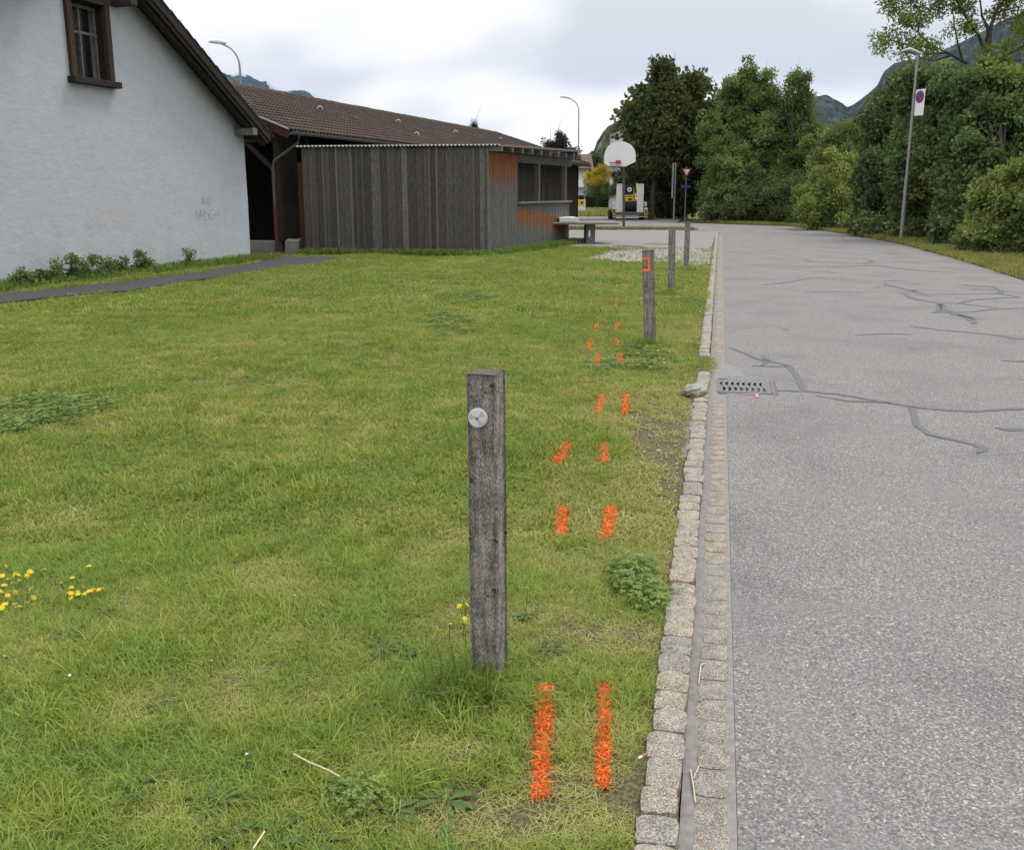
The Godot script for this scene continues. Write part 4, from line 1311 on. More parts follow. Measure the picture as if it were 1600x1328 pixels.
# ---------------------------------------------------------------- houses far behind
func far_house(label: String, at: Vector3, turn: float, w: float, d: float, eave: float, ridge_h: float, wins: Array, wall_mat: Material, along_x: bool, over := 0.6) -> Node3D:
	var t := thing("far_house", label, "house", at, Basis(Vector3.UP, turn), "houses behind the trees")
	var b := MB.new()
	b.box(Vector3(0, eave / 2, 0), Vector3(w, eave, d))
	var hw := w / 2
	var hd := d / 2
	if along_x:
		for s in [-1.0, 1.0]: b.out([Vector3(s * hw, eave, -hd), Vector3(s * hw, eave, hd), Vector3(s * hw, ridge_h, 0)], Vector3.ZERO)
	else:
		for s in [-1.0, 1.0]: b.out([Vector3(-hw, eave, s * hd), Vector3(hw, eave, s * hd), Vector3(0, ridge_h, s * hd)], Vector3.ZERO)
	part(t, "wall", b.commit(), wall_mat)
	var r := MB.new()
	for s in [-1.0, 1.0]:
		var A: Vector3
		var Bv: Vector3
		if along_x:
			var k := (ridge_h - eave) / hd
			A = Vector3(0, eave - over * k + 0.05, s * (hd + over)); Bv = Vector3(0, ridge_h + 0.05, 0)
			for y in [0.0, 0.22]:
				r.out([A + Vector3(-hw - over, y, 0), A + Vector3(hw + over, y, 0), Bv + Vector3(hw + over, y, 0), Bv + Vector3(-hw - over, y, 0)], Vector3(0, 2.0 if y > 0 else 90.0, 0))
			for x in [-hw - over, hw + over]: r.quad(A + Vector3(x, 0, 0), A + Vector3(x, 0.22, 0), Bv + Vector3(x, 0.22, 0), Bv + Vector3(x, 0, 0))
			r.quad(A + Vector3(-hw - over, 0, 0), A + Vector3(hw + over, 0, 0), A + Vector3(hw + over, 0.22, 0), A + Vector3(-hw - over, 0.22, 0))
		else:
			var k := (ridge_h - eave) / hw
			A = Vector3(s * (hw + over), eave - over * k + 0.05, 0); Bv = Vector3(0, ridge_h + 0.05, 0)
			for y in [0.0, 0.22]:
				r.out([A + Vector3(0, y, -hd - over), A + Vector3(0, y, hd + over), Bv + Vector3(0, y, hd + over), Bv + Vector3(0, y, -hd - over)], Vector3(0, 2.0 if y > 0 else 90.0, 0))
			for z in [-hd - over, hd + over]: r.quad(A + Vector3(0, 0, z), A + Vector3(0, 0.22, z), Bv + Vector3(0, 0.22, z), Bv + Vector3(0, 0, z))
			r.quad(A + Vector3(0, 0, -hd - over), A + Vector3(0, 0, hd + over), A + Vector3(0, 0.22, hd + over), A + Vector3(0, 0.22, -hd - over))
	part(t, "roof", r.commit(), M.house_roof)
	for q in wins:
		var wn := thing_part(t, "window")
		var f := MB.new()
		f.box(Vector3(q[0], q[1], hd + 0.04), Vector3(q[2] + 0.2, q[3] + 0.2, 0.08), 0.01)
		part(wn, "frame", f.commit(), M.white)
		var g := MB.new()
		g.box(Vector3(q[0] - q[2] / 4, q[1], hd + 0.075), Vector3(q[2] / 2 - 0.06, q[3], 0.04))
		g.box(Vector3(q[0] + q[2] / 4, q[1], hd + 0.075), Vector3(q[2] / 2 - 0.06, q[3], 0.04))
		part(wn, "pane", g.commit(), M.dark_glass)
	return t

func build_far_houses() -> void:
	var big := far_house("tall white gabled house half hidden by the dark maple", Vector3(16.0, 0, -106), 0.0, 11.0, 10.0, 8.2, 11.6, [[-3.4, 3.0, 1.2, 1.4], [-3.4, 6.0, 1.2, 1.4]], M.house_wall, false, 0.7)
	var low := far_house("low white house with a brown roof beyond the barn's end", Vector3(3.6, 0, -136), 0.0, 12.0, 9.0, 4.7, 6.3, [[4.2, 1.5, 1.4, 1.5], [1.6, 1.5, 1.4, 1.5], [4.2, 3.6, 1.0, 1.0]], mat(lin(0.56, 0.60, 0.63), 0.9), true, 0.8)
	var bal := MB.new()
	bal.box(Vector3(4.6, 2.75, 5.0), Vector3(3.0, 0.9, 0.9), 0.02)
	part(low, "balcony", bal.commit(), M.white)
	var side := MB.new()
	side.box(Vector3(-5.0, 5.6, 5.2), Vector3(1.0, 1.2, 0.5), 0.02)
	part(big, "balcony", side.commit(), M.brown_wood)

# ---------------------------------------------------------------- trees and shrubs
func leaf_clump(sd: int, n: int, ll: float, lw: float, droop := 0.2) -> ArrayMesh:
	var r := RandomNumberGenerator.new()
	r.seed = sd
	var b := MB.new()
	for i in n:
		var d := Vector3(r.randfn(), r.randfn(), r.randfn()).normalized()
		var p := d * 0.5 * pow(r.randf(), 0.45)
		var dir := (d * 0.6 + Vector3(r.randfn(), r.randfn() - droop, r.randfn()).normalized()).normalized()
		var side := dir.cross(Vector3(r.randfn() * 0.5, 1.0, r.randfn() * 0.5)).normalized()
		var up := side.cross(dir)
		var L := ll * r.randf_range(0.7, 1.25)
		var W := lw * r.randf_range(0.7, 1.25)
		var t := r.randf_range(0.62, 1.3)
		b.col = Color(t * r.randf_range(0.85, 1.15), t, t * r.randf_range(0.8, 1.1))
		var tip := p + dir * L - up * L * 0.12
		var l := p + dir * L * 0.45 + side * W / 2 + up * W * 0.18
		var rr := p + dir * L * 0.45 - side * W / 2 + up * W * 0.18
		b.tri(p, l, tip)
		b.tri(p, tip, rr)
	return b.commit()

func blob(px: float, py: float, rx: float, ry: float, depth: float, dr := 0.0, dens := 1.0, tint := Color(1, 1, 1)) -> Array:
	var k := depth / 1602.0
	return [at_depth(px, py, depth), Vector3(rx * k, ry * k, dr if dr > 0 else (rx + ry) * 0.5 * k), dens, tint]

func foliage(parent: Node3D, blobs: Array, sc: float, col: Color, kind: String, sd: int, dens := 2.2, called := "crown") -> void:
	var r := RandomNumberGenerator.new()
	r.seed = sd
	var f := FastNoiseLite.new()
	f.seed = sd; f.frequency = 1.0
	var bufs := [PackedFloat32Array(), PackedFloat32Array()]
	for bl in blobs:
		var rad: Vector3 = bl[1]
		var n := int(dens * bl[2] * 4.19 * rad.x * rad.y * rad.z / (sc * sc * sc)) + 6
		var home := Vector3.ZERO
		var painted_glow := 1.0
		var near_r: float = clampf(minf(rad.x, rad.y) * 0.42, sc * 0.7, sc * 2.2)
		for i in n:
			# sprays: a dozen clumps share a twig end, so that the crown breaks into heads and gaps
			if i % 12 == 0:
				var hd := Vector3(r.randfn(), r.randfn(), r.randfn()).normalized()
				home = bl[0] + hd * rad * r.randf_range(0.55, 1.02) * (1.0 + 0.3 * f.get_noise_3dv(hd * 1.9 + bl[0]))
				painted_glow = r.randf_range(0.68, 1.38)  # light painted into the leaf colour
			var d := Vector3(r.randfn(), r.randfn(), r.randfn()).normalized()
			var lump := 1.0 + 0.38 * f.get_noise_3dv(d * 1.9 + bl[0]) + 0.22 * f.get_noise_3dv(d * 5.0 + bl[0])
			var p: Vector3 = bl[0] + d * rad * pow(r.randf(), 0.36) * lump
			if i % 4 != 0: p = home + d * near_r * pow(r.randf(), 0.5) * Vector3(1.15, 0.75, 1.15)
			if p.y < 0.12: continue
			var tone: float = painted_glow * r.randf_range(0.82, 1.2) * (1.0 + 0.35 * f.get_noise_3dv(p * 0.9))
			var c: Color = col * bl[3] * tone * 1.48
			c.r *= r.randf_range(0.88, 1.15)
			push(bufs[i % 2], Basis.from_euler(Vector3(r.randf() * TAU, r.randf() * TAU, r.randf() * TAU)).scaled(Vector3.ONE * sc * r.randf_range(0.75, 1.3)), p - parent.position, c)
	for k in 2:
		scatter(parent, called, SHAPES[kind + str(k)], M.leaf, bufs[k])

func trunk(parent: Node3D, base: Vector3, blobs: Array, r0: float, m: Material, sd: int, fork := 0.45) -> void:
	var r := RandomNumberGenerator.new()
	r.seed = sd
	var o := base - parent.position
	var top: Vector3 = Vector3.ZERO
	for bl in blobs:
		if bl[0].y > top.y: top = bl[0]
	top -= parent.position
	var b := MB.new()
	var mid := o.lerp(Vector3(lerpf(o.x, top.x, 0.4), top.y, lerpf(o.z, top.z, 0.4)), fork)
	b.tube([o - Vector3(0, 0.2, 0), o.lerp(mid, 0.12), o.lerp(mid, 0.55) + Vector3(r.randfn() * 0.1, 0, 0), mid, mid.lerp(top, 0.5) + Vector3(r.randfn() * 0.15, 0, 0), top], [r0 * 1.4, r0, r0 * 0.86, r0 * 0.7, r0 * 0.38, r0 * 0.08], 9)
	part(parent, "trunk", b.commit(), m)
	for bl in blobs:
		var e: Vector3 = bl[0] - parent.position
		var s := o.lerp(mid, r.randf_range(0.75, 1.0)) if e.y > mid.y else o.lerp(mid, r.randf_range(0.4, 0.8))
		var lb := MB.new()
		var k := s.lerp(e, 0.45) + Vector3(r.randfn(), r.randfn() - 0.4, r.randfn()) * 0.12 * (e - s).length()
		lb.tube([s, k, e, e + (e - k) * 0.5 + Vector3(0, 0.15, 0)], [r0 * 0.42, r0 * 0.3, r0 * 0.16, r0 * 0.04], 7)
		for q in 4:
			var st := k.lerp(e, r.randf())
			var dn := Vector3(r.randfn(), r.randfn() * 0.6 + 0.4, r.randfn()).normalized()
			lb.tube([st, st + dn * bl[1].y * 0.5, st + dn * bl[1].y + Vector3(0, 0.12, 0)], [r0 * 0.14, r0 * 0.09, r0 * 0.025], 5)
		part(parent, "limb", lb.commit(), m)

func tree(called: String, label: String, category: String, base: Vector3, blobs: Array, sc: float, col: Color, kind: String, r0: float, bark: Material, sd: int, dens := 2.2, group := "", fork := 0.45) -> Node3D:
	var t := thing(called, label, category, base, Basis(), group)
	trunk(t, base, blobs, r0, bark, sd, fork)
	foliage(t, blobs, sc, col, kind, sd, dens)
	return t

func build_trees() -> void:
	for k in 2:
		SHAPES["broad%d" % k] = leaf_clump(900 + k, 36, 0.32, 0.24)
		SHAPES["small%d" % k] = leaf_clump(910 + k, 44, 0.26, 0.16)
		SHAPES["needle%d" % k] = leaf_clump(920 + k, 70, 0.34, 0.10, -0.2)
		SHAPES["ivy%d" % k] = leaf_clump(930 + k, 32, 0.31, 0.25, 0.5)
		SHAPES["sparse%d" % k] = leaf_clump(940 + k, 22, 0.28, 0.13, 0.5)
	var dk := Color(0.62, 0.62, 0.66)
	# the dark maple and its neighbours behind the junction
	tree("maple_tree", "broad dark green maple beside the trailer", "tree", ground_at(1018, 343.6), [
		blob(1052, 128, 38, 34, 66), blob(1112, 172, 24, 26, 66, 1.2), blob(1105, 205, 26, 30, 66, 1.2), blob(1008, 172, 32, 34, 66), blob(1080, 150, 34, 34, 67), blob(1030, 190, 50, 44, 66, 3.2), blob(1086, 215, 44, 50, 67), blob(998, 222, 26, 30, 65),
		blob(1042, 250, 56, 44, 66, 3.0), blob(1086, 282, 42, 46, 67), blob(1004, 262, 24, 24, 65), blob(1054, 305, 40, 40, 68), blob(1028, 325, 26, 20, 68)], 0.85, Color(0.066, 0.082, 0.026), "broad", 0.18, M.bark, 11, 3.4)
	tree("feathery_tree", "tall light green tree with feathery tops behind the give way sign", "tree", ground_at(1175, 350) + Vector3(0.5, 0, -3.5), [
		blob(1172, 112, 9, 20, 62, 0.7, 0.9), blob(1166, 134, 15, 20, 62, 0.9, 0.8), blob(1190, 128, 9, 18, 62, 0.7, 0.8), blob(1206, 145, 13, 22, 62, 0.9, 0.7), blob(1152, 152, 26, 34, 62, 1.4), blob(1178, 172, 40, 36, 62, 2.0), blob(1210, 186, 34, 34, 62, 1.8, 0.9), blob(1140, 205, 38, 44, 62, 2.0), blob(1185, 225, 52, 44, 61, 2.4), blob(1150, 268, 46, 44, 60, 2.4, 1.0), blob(1205, 280, 46, 46, 60, 2.2)], 0.62, Color(0.105, 0.150, 0.044), "small", 0.08, M.bark, 12, 4.2, "", 0.55)
	tree("feathery_tree", "slender open crowned tree standing beside the taller feathery one", "tree", ground_at(1240, 351) + Vector3(0.5, 0, -3.0), [
		blob(1246, 116, 8, 16, 60, 0.6, 0.8), blob(1252, 136, 12, 16, 60, 0.8, 0.6), blob(1236, 148, 22, 22, 60, 1.1, 0.7), blob(1258, 158, 16, 18, 60, 0.9, 0.5), blob(1240, 188, 30, 28, 60, 1.5, 0.8), blob(1262, 226, 30, 32, 59, 1.4), blob(1238, 262, 34, 36, 59, 1.6)], 0.58, Color(0.108, 0.145, 0.046), "small", 0.055, M.bark, 13, 4.0, "", 0.6)
	# the undergrowth that closes the bend
	var low := [[1116, 316, 22, 30, 59, 0.9], [1135, 318, 34, 34, 58, 1.0], [1172, 322, 34, 32, 57, 0.8], [1210, 326, 34, 30, 56, 0.85], [1246, 322, 30, 34, 54, 0.8]]
	var lows := ["dark green shrub behind the give way sign", "leafy shrub rooted under the tall feathery tree", "dense dark shrub closing the bend of the road", "low dark bush between the bend and the pale shrub", "dark shrub touching the pale green shrub"]
	for i in low.size():
		var q: Array = low[i]
		tree("roadside_shrub", lows[i], "shrub", ground_at(q[0], 349 + i * 0.8) + Vector3(0, 0, -1.0), [blob(q[0], q[1], q[2], q[3], q[4], 1.6), blob(q[0] + 8, q[1] - 26, q[2] * 0.8, q[3] * 0.7, q[4] + 1.0, 1.3)], 0.55, Color(0.085, 0.122, 0.044) * q[5], "small", 0.06, M.bark, 20 + i, 4.0, "shrubs at the bend")
	tree("pale_shrub", "pale yellow green shrub at the bend of the road", "shrub", ground_at(1300, 358), [blob(1300, 258, 36, 20, 49, 1.0), blob(1322, 280, 30, 26, 48, 1.1), blob(1282, 292, 34, 28, 48, 1.2), blob(1310, 318, 42, 24, 47, 1.2), blob(1268, 326, 26, 22, 47, 1.0), blob(1330, 345, 26, 14, 46, 0.9), blob(1290, 346, 26, 10, 47, 0.8)], 0.5, Color(0.165, 0.21, 0.056), "small", 0.07, M.bark, 30, 4.0)
	tree("hedge_tree", "olive green tree in the hedge behind the pale shrub", "tree", ground_at(1322, 357) + Vector3(0, 0, -4), [blob(1318, 215, 34, 22, 54), blob(1345, 225, 24, 34, 53), blob(1300, 235, 24, 18, 54), blob(1335, 250, 26, 26, 52)], 0.55, Color(0.10, 0.132, 0.04), "small", 0.12, M.bark, 31, 4.0)
	# the tall hedge along the road
	tree("hedge_tree", "ivy covered tree at the far end of the tall hedge", "tree", ground_at(1372, 369) + Vector3(0.6, 0, -0.8), [blob(1380, 175, 24, 32, 42, 1.1), blob(1372, 225, 26, 38, 42, 1.1), blob(1366, 275, 24, 38, 41, 1.1), blob(1366, 325, 24, 34, 41, 1.0), blob(1358, 354, 26, 14, 40, 0.9), blob(1390, 358, 26, 16, 39, 0.9), blob(1405, 150, 26, 28, 42, 1.0), blob(1400, 200, 26, 36, 42)], 0.48, Color(0.078, 0.11, 0.044), "ivy", 0.12, M.bark, 32, 3.6)
	tree("hedge_tree", "dark leafy tree in the hedge behind the leaning street lamp", "tree", ground_at(1440, 380) + Vector3(0.8, 0, -0.8), [blob(1432, 130, 34, 28, 38, 1.1), blob(1470, 140, 34, 34, 38, 1.1), blob(1440, 185, 40, 40, 38, 1.3), blob(1425, 245, 36, 44, 37, 1.2), blob(1470, 225, 36, 44, 37, 1.2), blob(1425, 305, 34, 40, 37.4, 1.0), blob(1462, 295, 34, 40, 36, 1.0, 1.0, Color(1.3, 1.2, 0.9)), blob(1432, 352, 32, 20, 37.2, 0.7), blob(1412, 362, 22, 10, 37.8, 0.6), blob(1455, 364, 26, 12, 36.2, 0.7, 1.0, Color(1.25, 1.2, 1.0))], 0.46, Color(0.088, 0.124, 0.045), "ivy", 0.14, M.bark, 33, 3.6)
	tree("hedge_tree", "glossy dark green tree in the hedge above the yellowish bush", "tree", ground_at(1530, 388) + Vector3(1.0, 0, -1.0), [blob(1512, 135, 36, 30, 36, 1.2), blob(1560, 130, 40, 34, 36, 1.2, 1.0, Color(1.3, 1.22, 0.9)), blob(1600, 140, 36, 38, 36, 1.2), blob(1520, 185, 40, 40, 35, 1.2), blob(1575, 195, 46, 44, 35, 1.3), blob(1625, 195, 40, 44, 35, 1.3), blob(1505, 245, 38, 44, 34, 1.1), blob(1555, 255, 40, 40, 34, 1.1), blob(1610, 250, 40, 40, 34, 1.1), blob(1500, 310, 36, 40, 33, 1.0), blob(1490, 358, 32, 22, 32, 0.8), blob(1505, 378, 26, 14, 31, 0.7), blob(1475, 372, 22, 10, 34.2, 0.6)], 0.44, Color(0.086, 0.126, 0.046), "ivy", 0.16, M.bark, 34, 3.6)
	tree("roadside_bush", "yellowish green bush leaning over the verge beside the road", "bush", ground_at(1572, 402) + Vector3(0.7, 0, -0.5), [blob(1545, 300, 32, 26, 29, 0.7), blob(1590, 285, 40, 34, 29, 0.9), blob(1560, 335, 44, 34, 28.5, 0.9), blob(1610, 330, 44, 44, 28, 1.0), blob(1530, 365, 32, 28, 28, 0.6), blob(1575, 378, 40, 24, 27.5, 0.7), blob(1625, 380, 40, 30, 27, 0.8)], 0.34, Color(0.125, 0.165, 0.045), "ivy", 0.05, M.bark, 35, 3.4)
	tree("roadside_bush", "dark bush on the verge past the edge of the road", "bush", ground_at(1700, 430) + Vector3(1.2, 0, -0.6), [blob(1690, 300, 60, 60, 26, 1.2), blob(1720, 380, 60, 50, 25, 1.1), blob(1680, 200, 60, 60, 30, 1.3), blob(1760, 250, 60, 80, 27, 1.3)], 0.4, Color(0.058, 0.080, 0.028), "ivy", 0.07, M.bark, 36, 1.8)
	# the open crowned tree above the hedge: long bare limbs, leaves only towards the ends
	var tall := [blob(1392, 62, 26, 16, 45, 0.9, 0.75), blob(1420, 40, 30, 18, 45, 0.9, 0.8), blob(1452, 66, 34, 15, 45, 0.9, 0.75), blob(1440, 12, 34, 14, 46, 1.0, 0.7), blob(1400, -2, 30, 12, 46, 1.0, 0.7), blob(1490, 40, 30, 15, 46, 0.9, 0.6), blob(1500, 5, 34, 14, 46, 1.0, 0.65), blob(1545, 30, 26, 14, 47, 0.9, 0.35), blob(1585, 78, 26, 16, 47, 0.9, 0.6), blob(1570, 10, 30, 16, 47, 0.9, 0.4), blob(1430, 88, 26, 9, 45, 0.8, 0.5), blob(1530, 78, 22, 10, 46, 0.8, 0.5), blob(1480, -50, 70, 34, 46, 1.6, 0.7), blob(1580, -50, 60, 40, 47, 1.6, 0.6), blob(1640, 20, 40, 50, 47, 1.4, 0.5)]
	var tb := ground_at(1540, 366.0)
	var tt := thing("ash_tree", "open crowned tree with bare forked limbs rising above the hedge", "tree", tb)
	foliage(tt, tall, 0.55, Color(0.125, 0.165, 0.042), "sparse", 41, 3.6)
	var fork_p := at_depth(1543, 85, 46.2) - tb
	var tk := MB.new()
	tk.tube([Vector3(0, -0.2, 0), Vector3(0.05, 2.0, 0), fork_p * Vector3(0.9, 0.6, 0.9), fork_p, at_depth(1547, 45, 46.2) - tb], [0.26, 0.2, 0.17, 0.15, 0.12], 9)
	part(tt, "trunk", tk.commit(), M.bark)
	var limbs := [[[1543, 90], [1530, 55], [1505, 20], [1480, -30]], [[1547, 48], [1556, 20], [1575, -10], [1590, -50]], [[1547, 50], [1535, 25], [1530, -20]], [[1543, 100], [1560, 92], [1585, 80], [1620, 60]], [[1535, 110], [1505, 96], [1480, 82], [1455, 70]], [[1505, 96], [1498, 70], [1492, 40], [1488, 0]], [[1480, 82], [1450, 84], [1420, 70], [1392, 62]], [[1455, 72], [1435, 50], [1420, 40]], [[1530, 55], [1515, 30], [1500, 8]], [[1435, 50], [1440, 20], [1420, -5]], [[1556, 20], [1575, 15], [1600, 8]], [[1560, 92], [1590, 95], [1625, 90]], [[1488, 86], [1460, 95], [1430, 90]]]
	for i in limbs.size():
		var pts := []
		var rads := []
		var n: int = limbs[i].size()
		for k in n:
			pts.append(at_depth(limbs[i][k][0], limbs[i][k][1], 46.2 + (i % 3 - 1) * 0.5 * k) - tb)
			rads.append(lerpf(0.085 if i < 5 else 0.055, 0.015, float(k) / (n - 1)))
		var lb := MB.new()
		lb.tube(pts, rads, 7)
		part(tt, "limb", lb.commit(), M.bark)
	# conifers behind the barn
	tree("pine_tree", "dark pine showing above the end of the shed roof", "tree", at_depth(870, 300, 92) * Vector3(1, 0, 1), [blob(871, 210, 7, 7, 92), blob(860, 221, 11, 7, 92), blob(881, 224, 11, 7, 92), blob(868, 232, 20, 8, 92), blob(854, 236, 9, 6, 92), blob(886, 240, 12, 7, 92), blob(870, 252, 26, 12, 92)], 0.62, Color(0.022, 0.032, 0.02), "needle", 0.16, M.bark, 50, 2.4)
	tree("pine_tree", "tip of a dark conifer above the barn ridge", "tree", at_depth(740, 300, 95) * Vector3(1, 0, 1), [blob(740, 196, 4, 5, 95), blob(738, 204, 8, 5, 95), blob(744, 212, 11, 6, 95), blob(740, 226, 16, 10, 95)], 0.6, Color(0.022, 0.032, 0.02), "needle", 0.14, M.bark, 51, 2.4)
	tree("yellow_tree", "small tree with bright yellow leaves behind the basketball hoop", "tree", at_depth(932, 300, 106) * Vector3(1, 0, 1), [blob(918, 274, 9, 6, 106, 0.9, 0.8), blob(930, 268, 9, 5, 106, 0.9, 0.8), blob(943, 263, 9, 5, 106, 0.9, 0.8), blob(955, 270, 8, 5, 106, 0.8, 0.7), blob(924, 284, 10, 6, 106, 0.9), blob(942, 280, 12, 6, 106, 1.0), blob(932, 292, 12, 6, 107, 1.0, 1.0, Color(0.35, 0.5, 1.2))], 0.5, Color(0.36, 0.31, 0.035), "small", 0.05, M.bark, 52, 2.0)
	tree("garden_shrub", "round green shrub under the yellow leaved tree", "shrub", at_depth(936, 300, 110) * Vector3(1, 0, 1), [blob(925, 295, 14, 12, 110, 1.2), blob(946, 298, 14, 11, 110, 1.2), blob(962, 300, 10, 14, 104, 1.0), blob(978, 308, 12, 14, 104, 1.0)], 0.6, Color(0.08, 0.115, 0.035), "small", 0.06, M.bark, 53, 2.4)
	tree("cypress_tree", "dark columnar cypress behind the backboard of the hoop", "tree", at_depth(972, 300, 92) * Vector3(1, 0, 1), [blob(972, 255, 13, 18, 92, 1.0), blob(974, 282, 15, 20, 92, 1.1)], 0.6, Color(0.026, 0.036, 0.018), "needle", 0.08, M.bark, 54, 2.8)
	tree("cypress_tree", "dark columnar cypress between the hoop and the maple", "tree", at_depth(992, 300, 94) * Vector3(1, 0, 1), [blob(993, 262, 11, 18, 94, 1.0), blob(992, 288, 12, 16, 94, 1.0)], 0.6, Color(0.026, 0.036, 0.018), "needle", 0.08, M.bark, 55, 2.8)
	tree("orchard_tree", "rounded green tree far behind the low white house", "tree", at_depth(918, 300, 190) * Vector3(1, 0, 1), [blob(912, 256, 12, 9, 190, 2.0), blob(930, 252, 12, 12, 190, 2.0), blob(922, 270, 16, 12, 190, 2.0)], 1.1, Color(0.06, 0.085, 0.03), "small", 0.14, M.bark, 56, 2.4)
	# trimmed hedge along the side street
	var hd := thing("trimmed_hedge", "low clipped green hedge along the far street", "hedge", Vector3(5.0, 0, -115.5))
	var core := MB.new()
	core.box(Vector3(0, 0.6, 0), Vector3(13.0, 1.15, 1.0), 0.1)
	part(hd, "core", core.commit(), mat(lin(0.075, 0.115, 0.022), 0.9))
	var buf := PackedFloat32Array()
	for i in 3000:
		var x := rng.randf_range(-6.5, 6.5)
		var p := Vector3(x, rng.randf_range(0.05, 1.22), 0.5) if rng.randf() < 0.65 else Vector3(x, 1.2, rng.randf_range(-0.5, 0.5))
		push(buf, Basis.from_euler(Vector3(rng.randf() * TAU, rng.randf() * TAU, 0)).scaled(Vector3.ONE * rng.randf_range(0.22, 0.34)), p, Color(0.075, 0.115, 0.022) * rng.randf_range(0.75, 1.25))
	scatter(hd, "leaves", SHAPES.small0, M.leaf, buf)
	# young shrubs against the white wall
	var spots := [[20, 428, 26], [48, 424, 24], [74, 420, 34], [98, 421, 30], [118, 420, 26], [138, 418, 28], [158, 417, 32], [180, 414, 30], [205, 412, 30], [218, 418, 20], [288, 420, 20]]
	var where := ["beside the path's edge", "next to its neighbours"]
	for i in spots.size():
		var q: Array = spots[i]
		var base := on_plane(q[0], 300, HC + HN * 0.45, HN)
		base.y = 0.03
		var k: float = -base.z / 1602.0
		var hgt: float = q[2] * k * 1.2
		var bl := [[base + Vector3(0, hgt * 0.3, 0), Vector3(0.16, hgt * 0.3, 0.15), 1.0, Color(1, 1, 1)], [base + Vector3(0.03, hgt * 0.75, 0), Vector3(0.07, hgt * 0.32, 0.07), 1.6, Color(1.1, 1.1, 1.0)]]
		tree("wall_shrub", "young leafy shrub growing alone near the corner of the white wall" if i == 10 else "young upright leafy shrub at the foot of the white wall", "shrub", base, bl, 0.16, Color(0.095, 0.14, 0.05), "ivy", 0.012, M.bark, 60 + i, 1.6, "young shrubs along the white wall")

# ---------------------------------------------------------------- wooden posts
func build_posts() -> void:
	var specs := [
		[ground_at(765, 1064), 1.125, 0.106, 0.31, 0.006, "weathered square wooden post with a round grey reflector"],
		[ground_at(1016, 547), 1.10, 0.118, 0.24, 0.05, "leaning wooden post with an orange paint bracket near its top"],
		[ground_at(1049, 461), 1.12, 0.112, 0.2, 0.022, "bare wooden post between the bracket post and the court"],
		[ground_at(1072, 424), 1.07, 0.112, 0.2, 0.0, "wooden post standing at the edge of the gravel"]]
	for i in 4:
		var q: Array = specs[i]
		var base: Vector3 = q[0]
		var t := thing("wooden_post", q[5], "post", base, Basis(Vector3(0, 0, 1), q[4]) * Basis(Vector3.UP, -q[3]), "posts along the lawn")
		var w: float = q[2]
		var h: float = q[1]
		var b := MB.new()
		b.uvs = 1.4; b.uvo = Vector2(0.31 * i, 0.17 * i)
		# a sawn post: slightly uneven sides in six lengths
		var rings := []
		var r := RandomNumberGenerator.new()
		r.seed = 70 + i
		for k in 8:
			var y := -0.15 + (h + 0.15 - 0.01) * k / 7.0
			var ring := []
			for e in [[-1, 1], [1, 1], [1, -1], [-1, -1]]:
				for c in 2:
					var ch := 0.007
					var ex: float = e[0] * w / 2
					var ez: float = e[1] * w / 2
					var first: bool = (c == 0) == (e[0] * e[1] < 0)
					if first: ex -= e[0] * ch
					else: ez -= e[1] * ch
					ring.append(Vector3(ex + r.randf_range(-1, 1) * 0.0012, y, ez + r.randf_range(-1, 1) * 0.0012))
			rings.append(ring)
		for k in 7:
			for j in 8:
				b.quad(rings[k][j], rings[k][(j + 1) % 8], rings[k + 1][(j + 1) % 8], rings[k + 1][j])
		part(t, "shaft", b.commit(), M.post)
		var top := MB.new()
		top.uvs = 9.0
		var topring: Array = rings[7].duplicate()
		for j in range(1, 7): top.tri(topring[0] + Vector3(0, 0.004, 0), topring[j] + Vector3(0, 0.004, 0), topring[j + 1] + Vector3(0, 0.004, 0))
		for j in 8: top.quad(topring[j], topring[(j + 1) % 8], topring[(j + 1) % 8] + Vector3(0, 0.004, 0), topring[j] + Vector3(0, 0.004, 0))
		part(t, "end_grain", top.commit(), M.post_end)
		if i == 0:
			var c := Vector3(-0.009, 0.975, w / 2)
			var rf := MB.new()
			rf.tube([c, c + Vector3(0, 0, 0.011), c + Vector3(0, 0, 0.014)], [0.033, 0.033, 0.030], 28)
			var ref := part(t, "reflector", rf.commit(), M.dirty_white)
			for k in 8:
				var a := TAU * (k + 0.3) / 8
				var bb := TAU * (k + 1.3) / 8
				var sgm := MB.new()
				var cc := c + Vector3(0, 0, 0.0155)
				for m in 3:
					var a0 := lerpf(a, bb, m / 3.0)
					var a1 := lerpf(a, bb, (m + 1) / 3.0)
					sgm.tri(cc, cc + Vector3(cos(a0), sin(a0), 0) * 0.028 - Vector3(0, 0, 0.001), cc + Vector3(cos(a1), sin(a1), 0) * 0.028 - Vector3(0, 0, 0.001))
				part(ref, "facet", sgm.commit(), M.reflector_a if k % 3 else M.reflector_b)
			var sc := MB.new()
			sc.tube([c + Vector3(0, 0, 0.014), c + Vector3(0, 0, 0.019)], [0.005, 0.004], 10)
			part(ref, "screw", sc.commit(), M.iron)
		if i == 1:
			var z := w / 2 + 0.002
			var pm := MB.new()
			pm.box(Vector3(-0.018, 1.005, z), Vector3(0.08, 0.022, 0.002))
			pm.box(Vector3(0.013, 0.945, z + 0.0005), Vector3(0.026, 0.13, 0.002))
			pm.box(Vector3(-0.014, 0.882, z), Vector3(0.082, 0.034, 0.002))
			part(t, "orange_bracket", pm.commit(), M.orange)

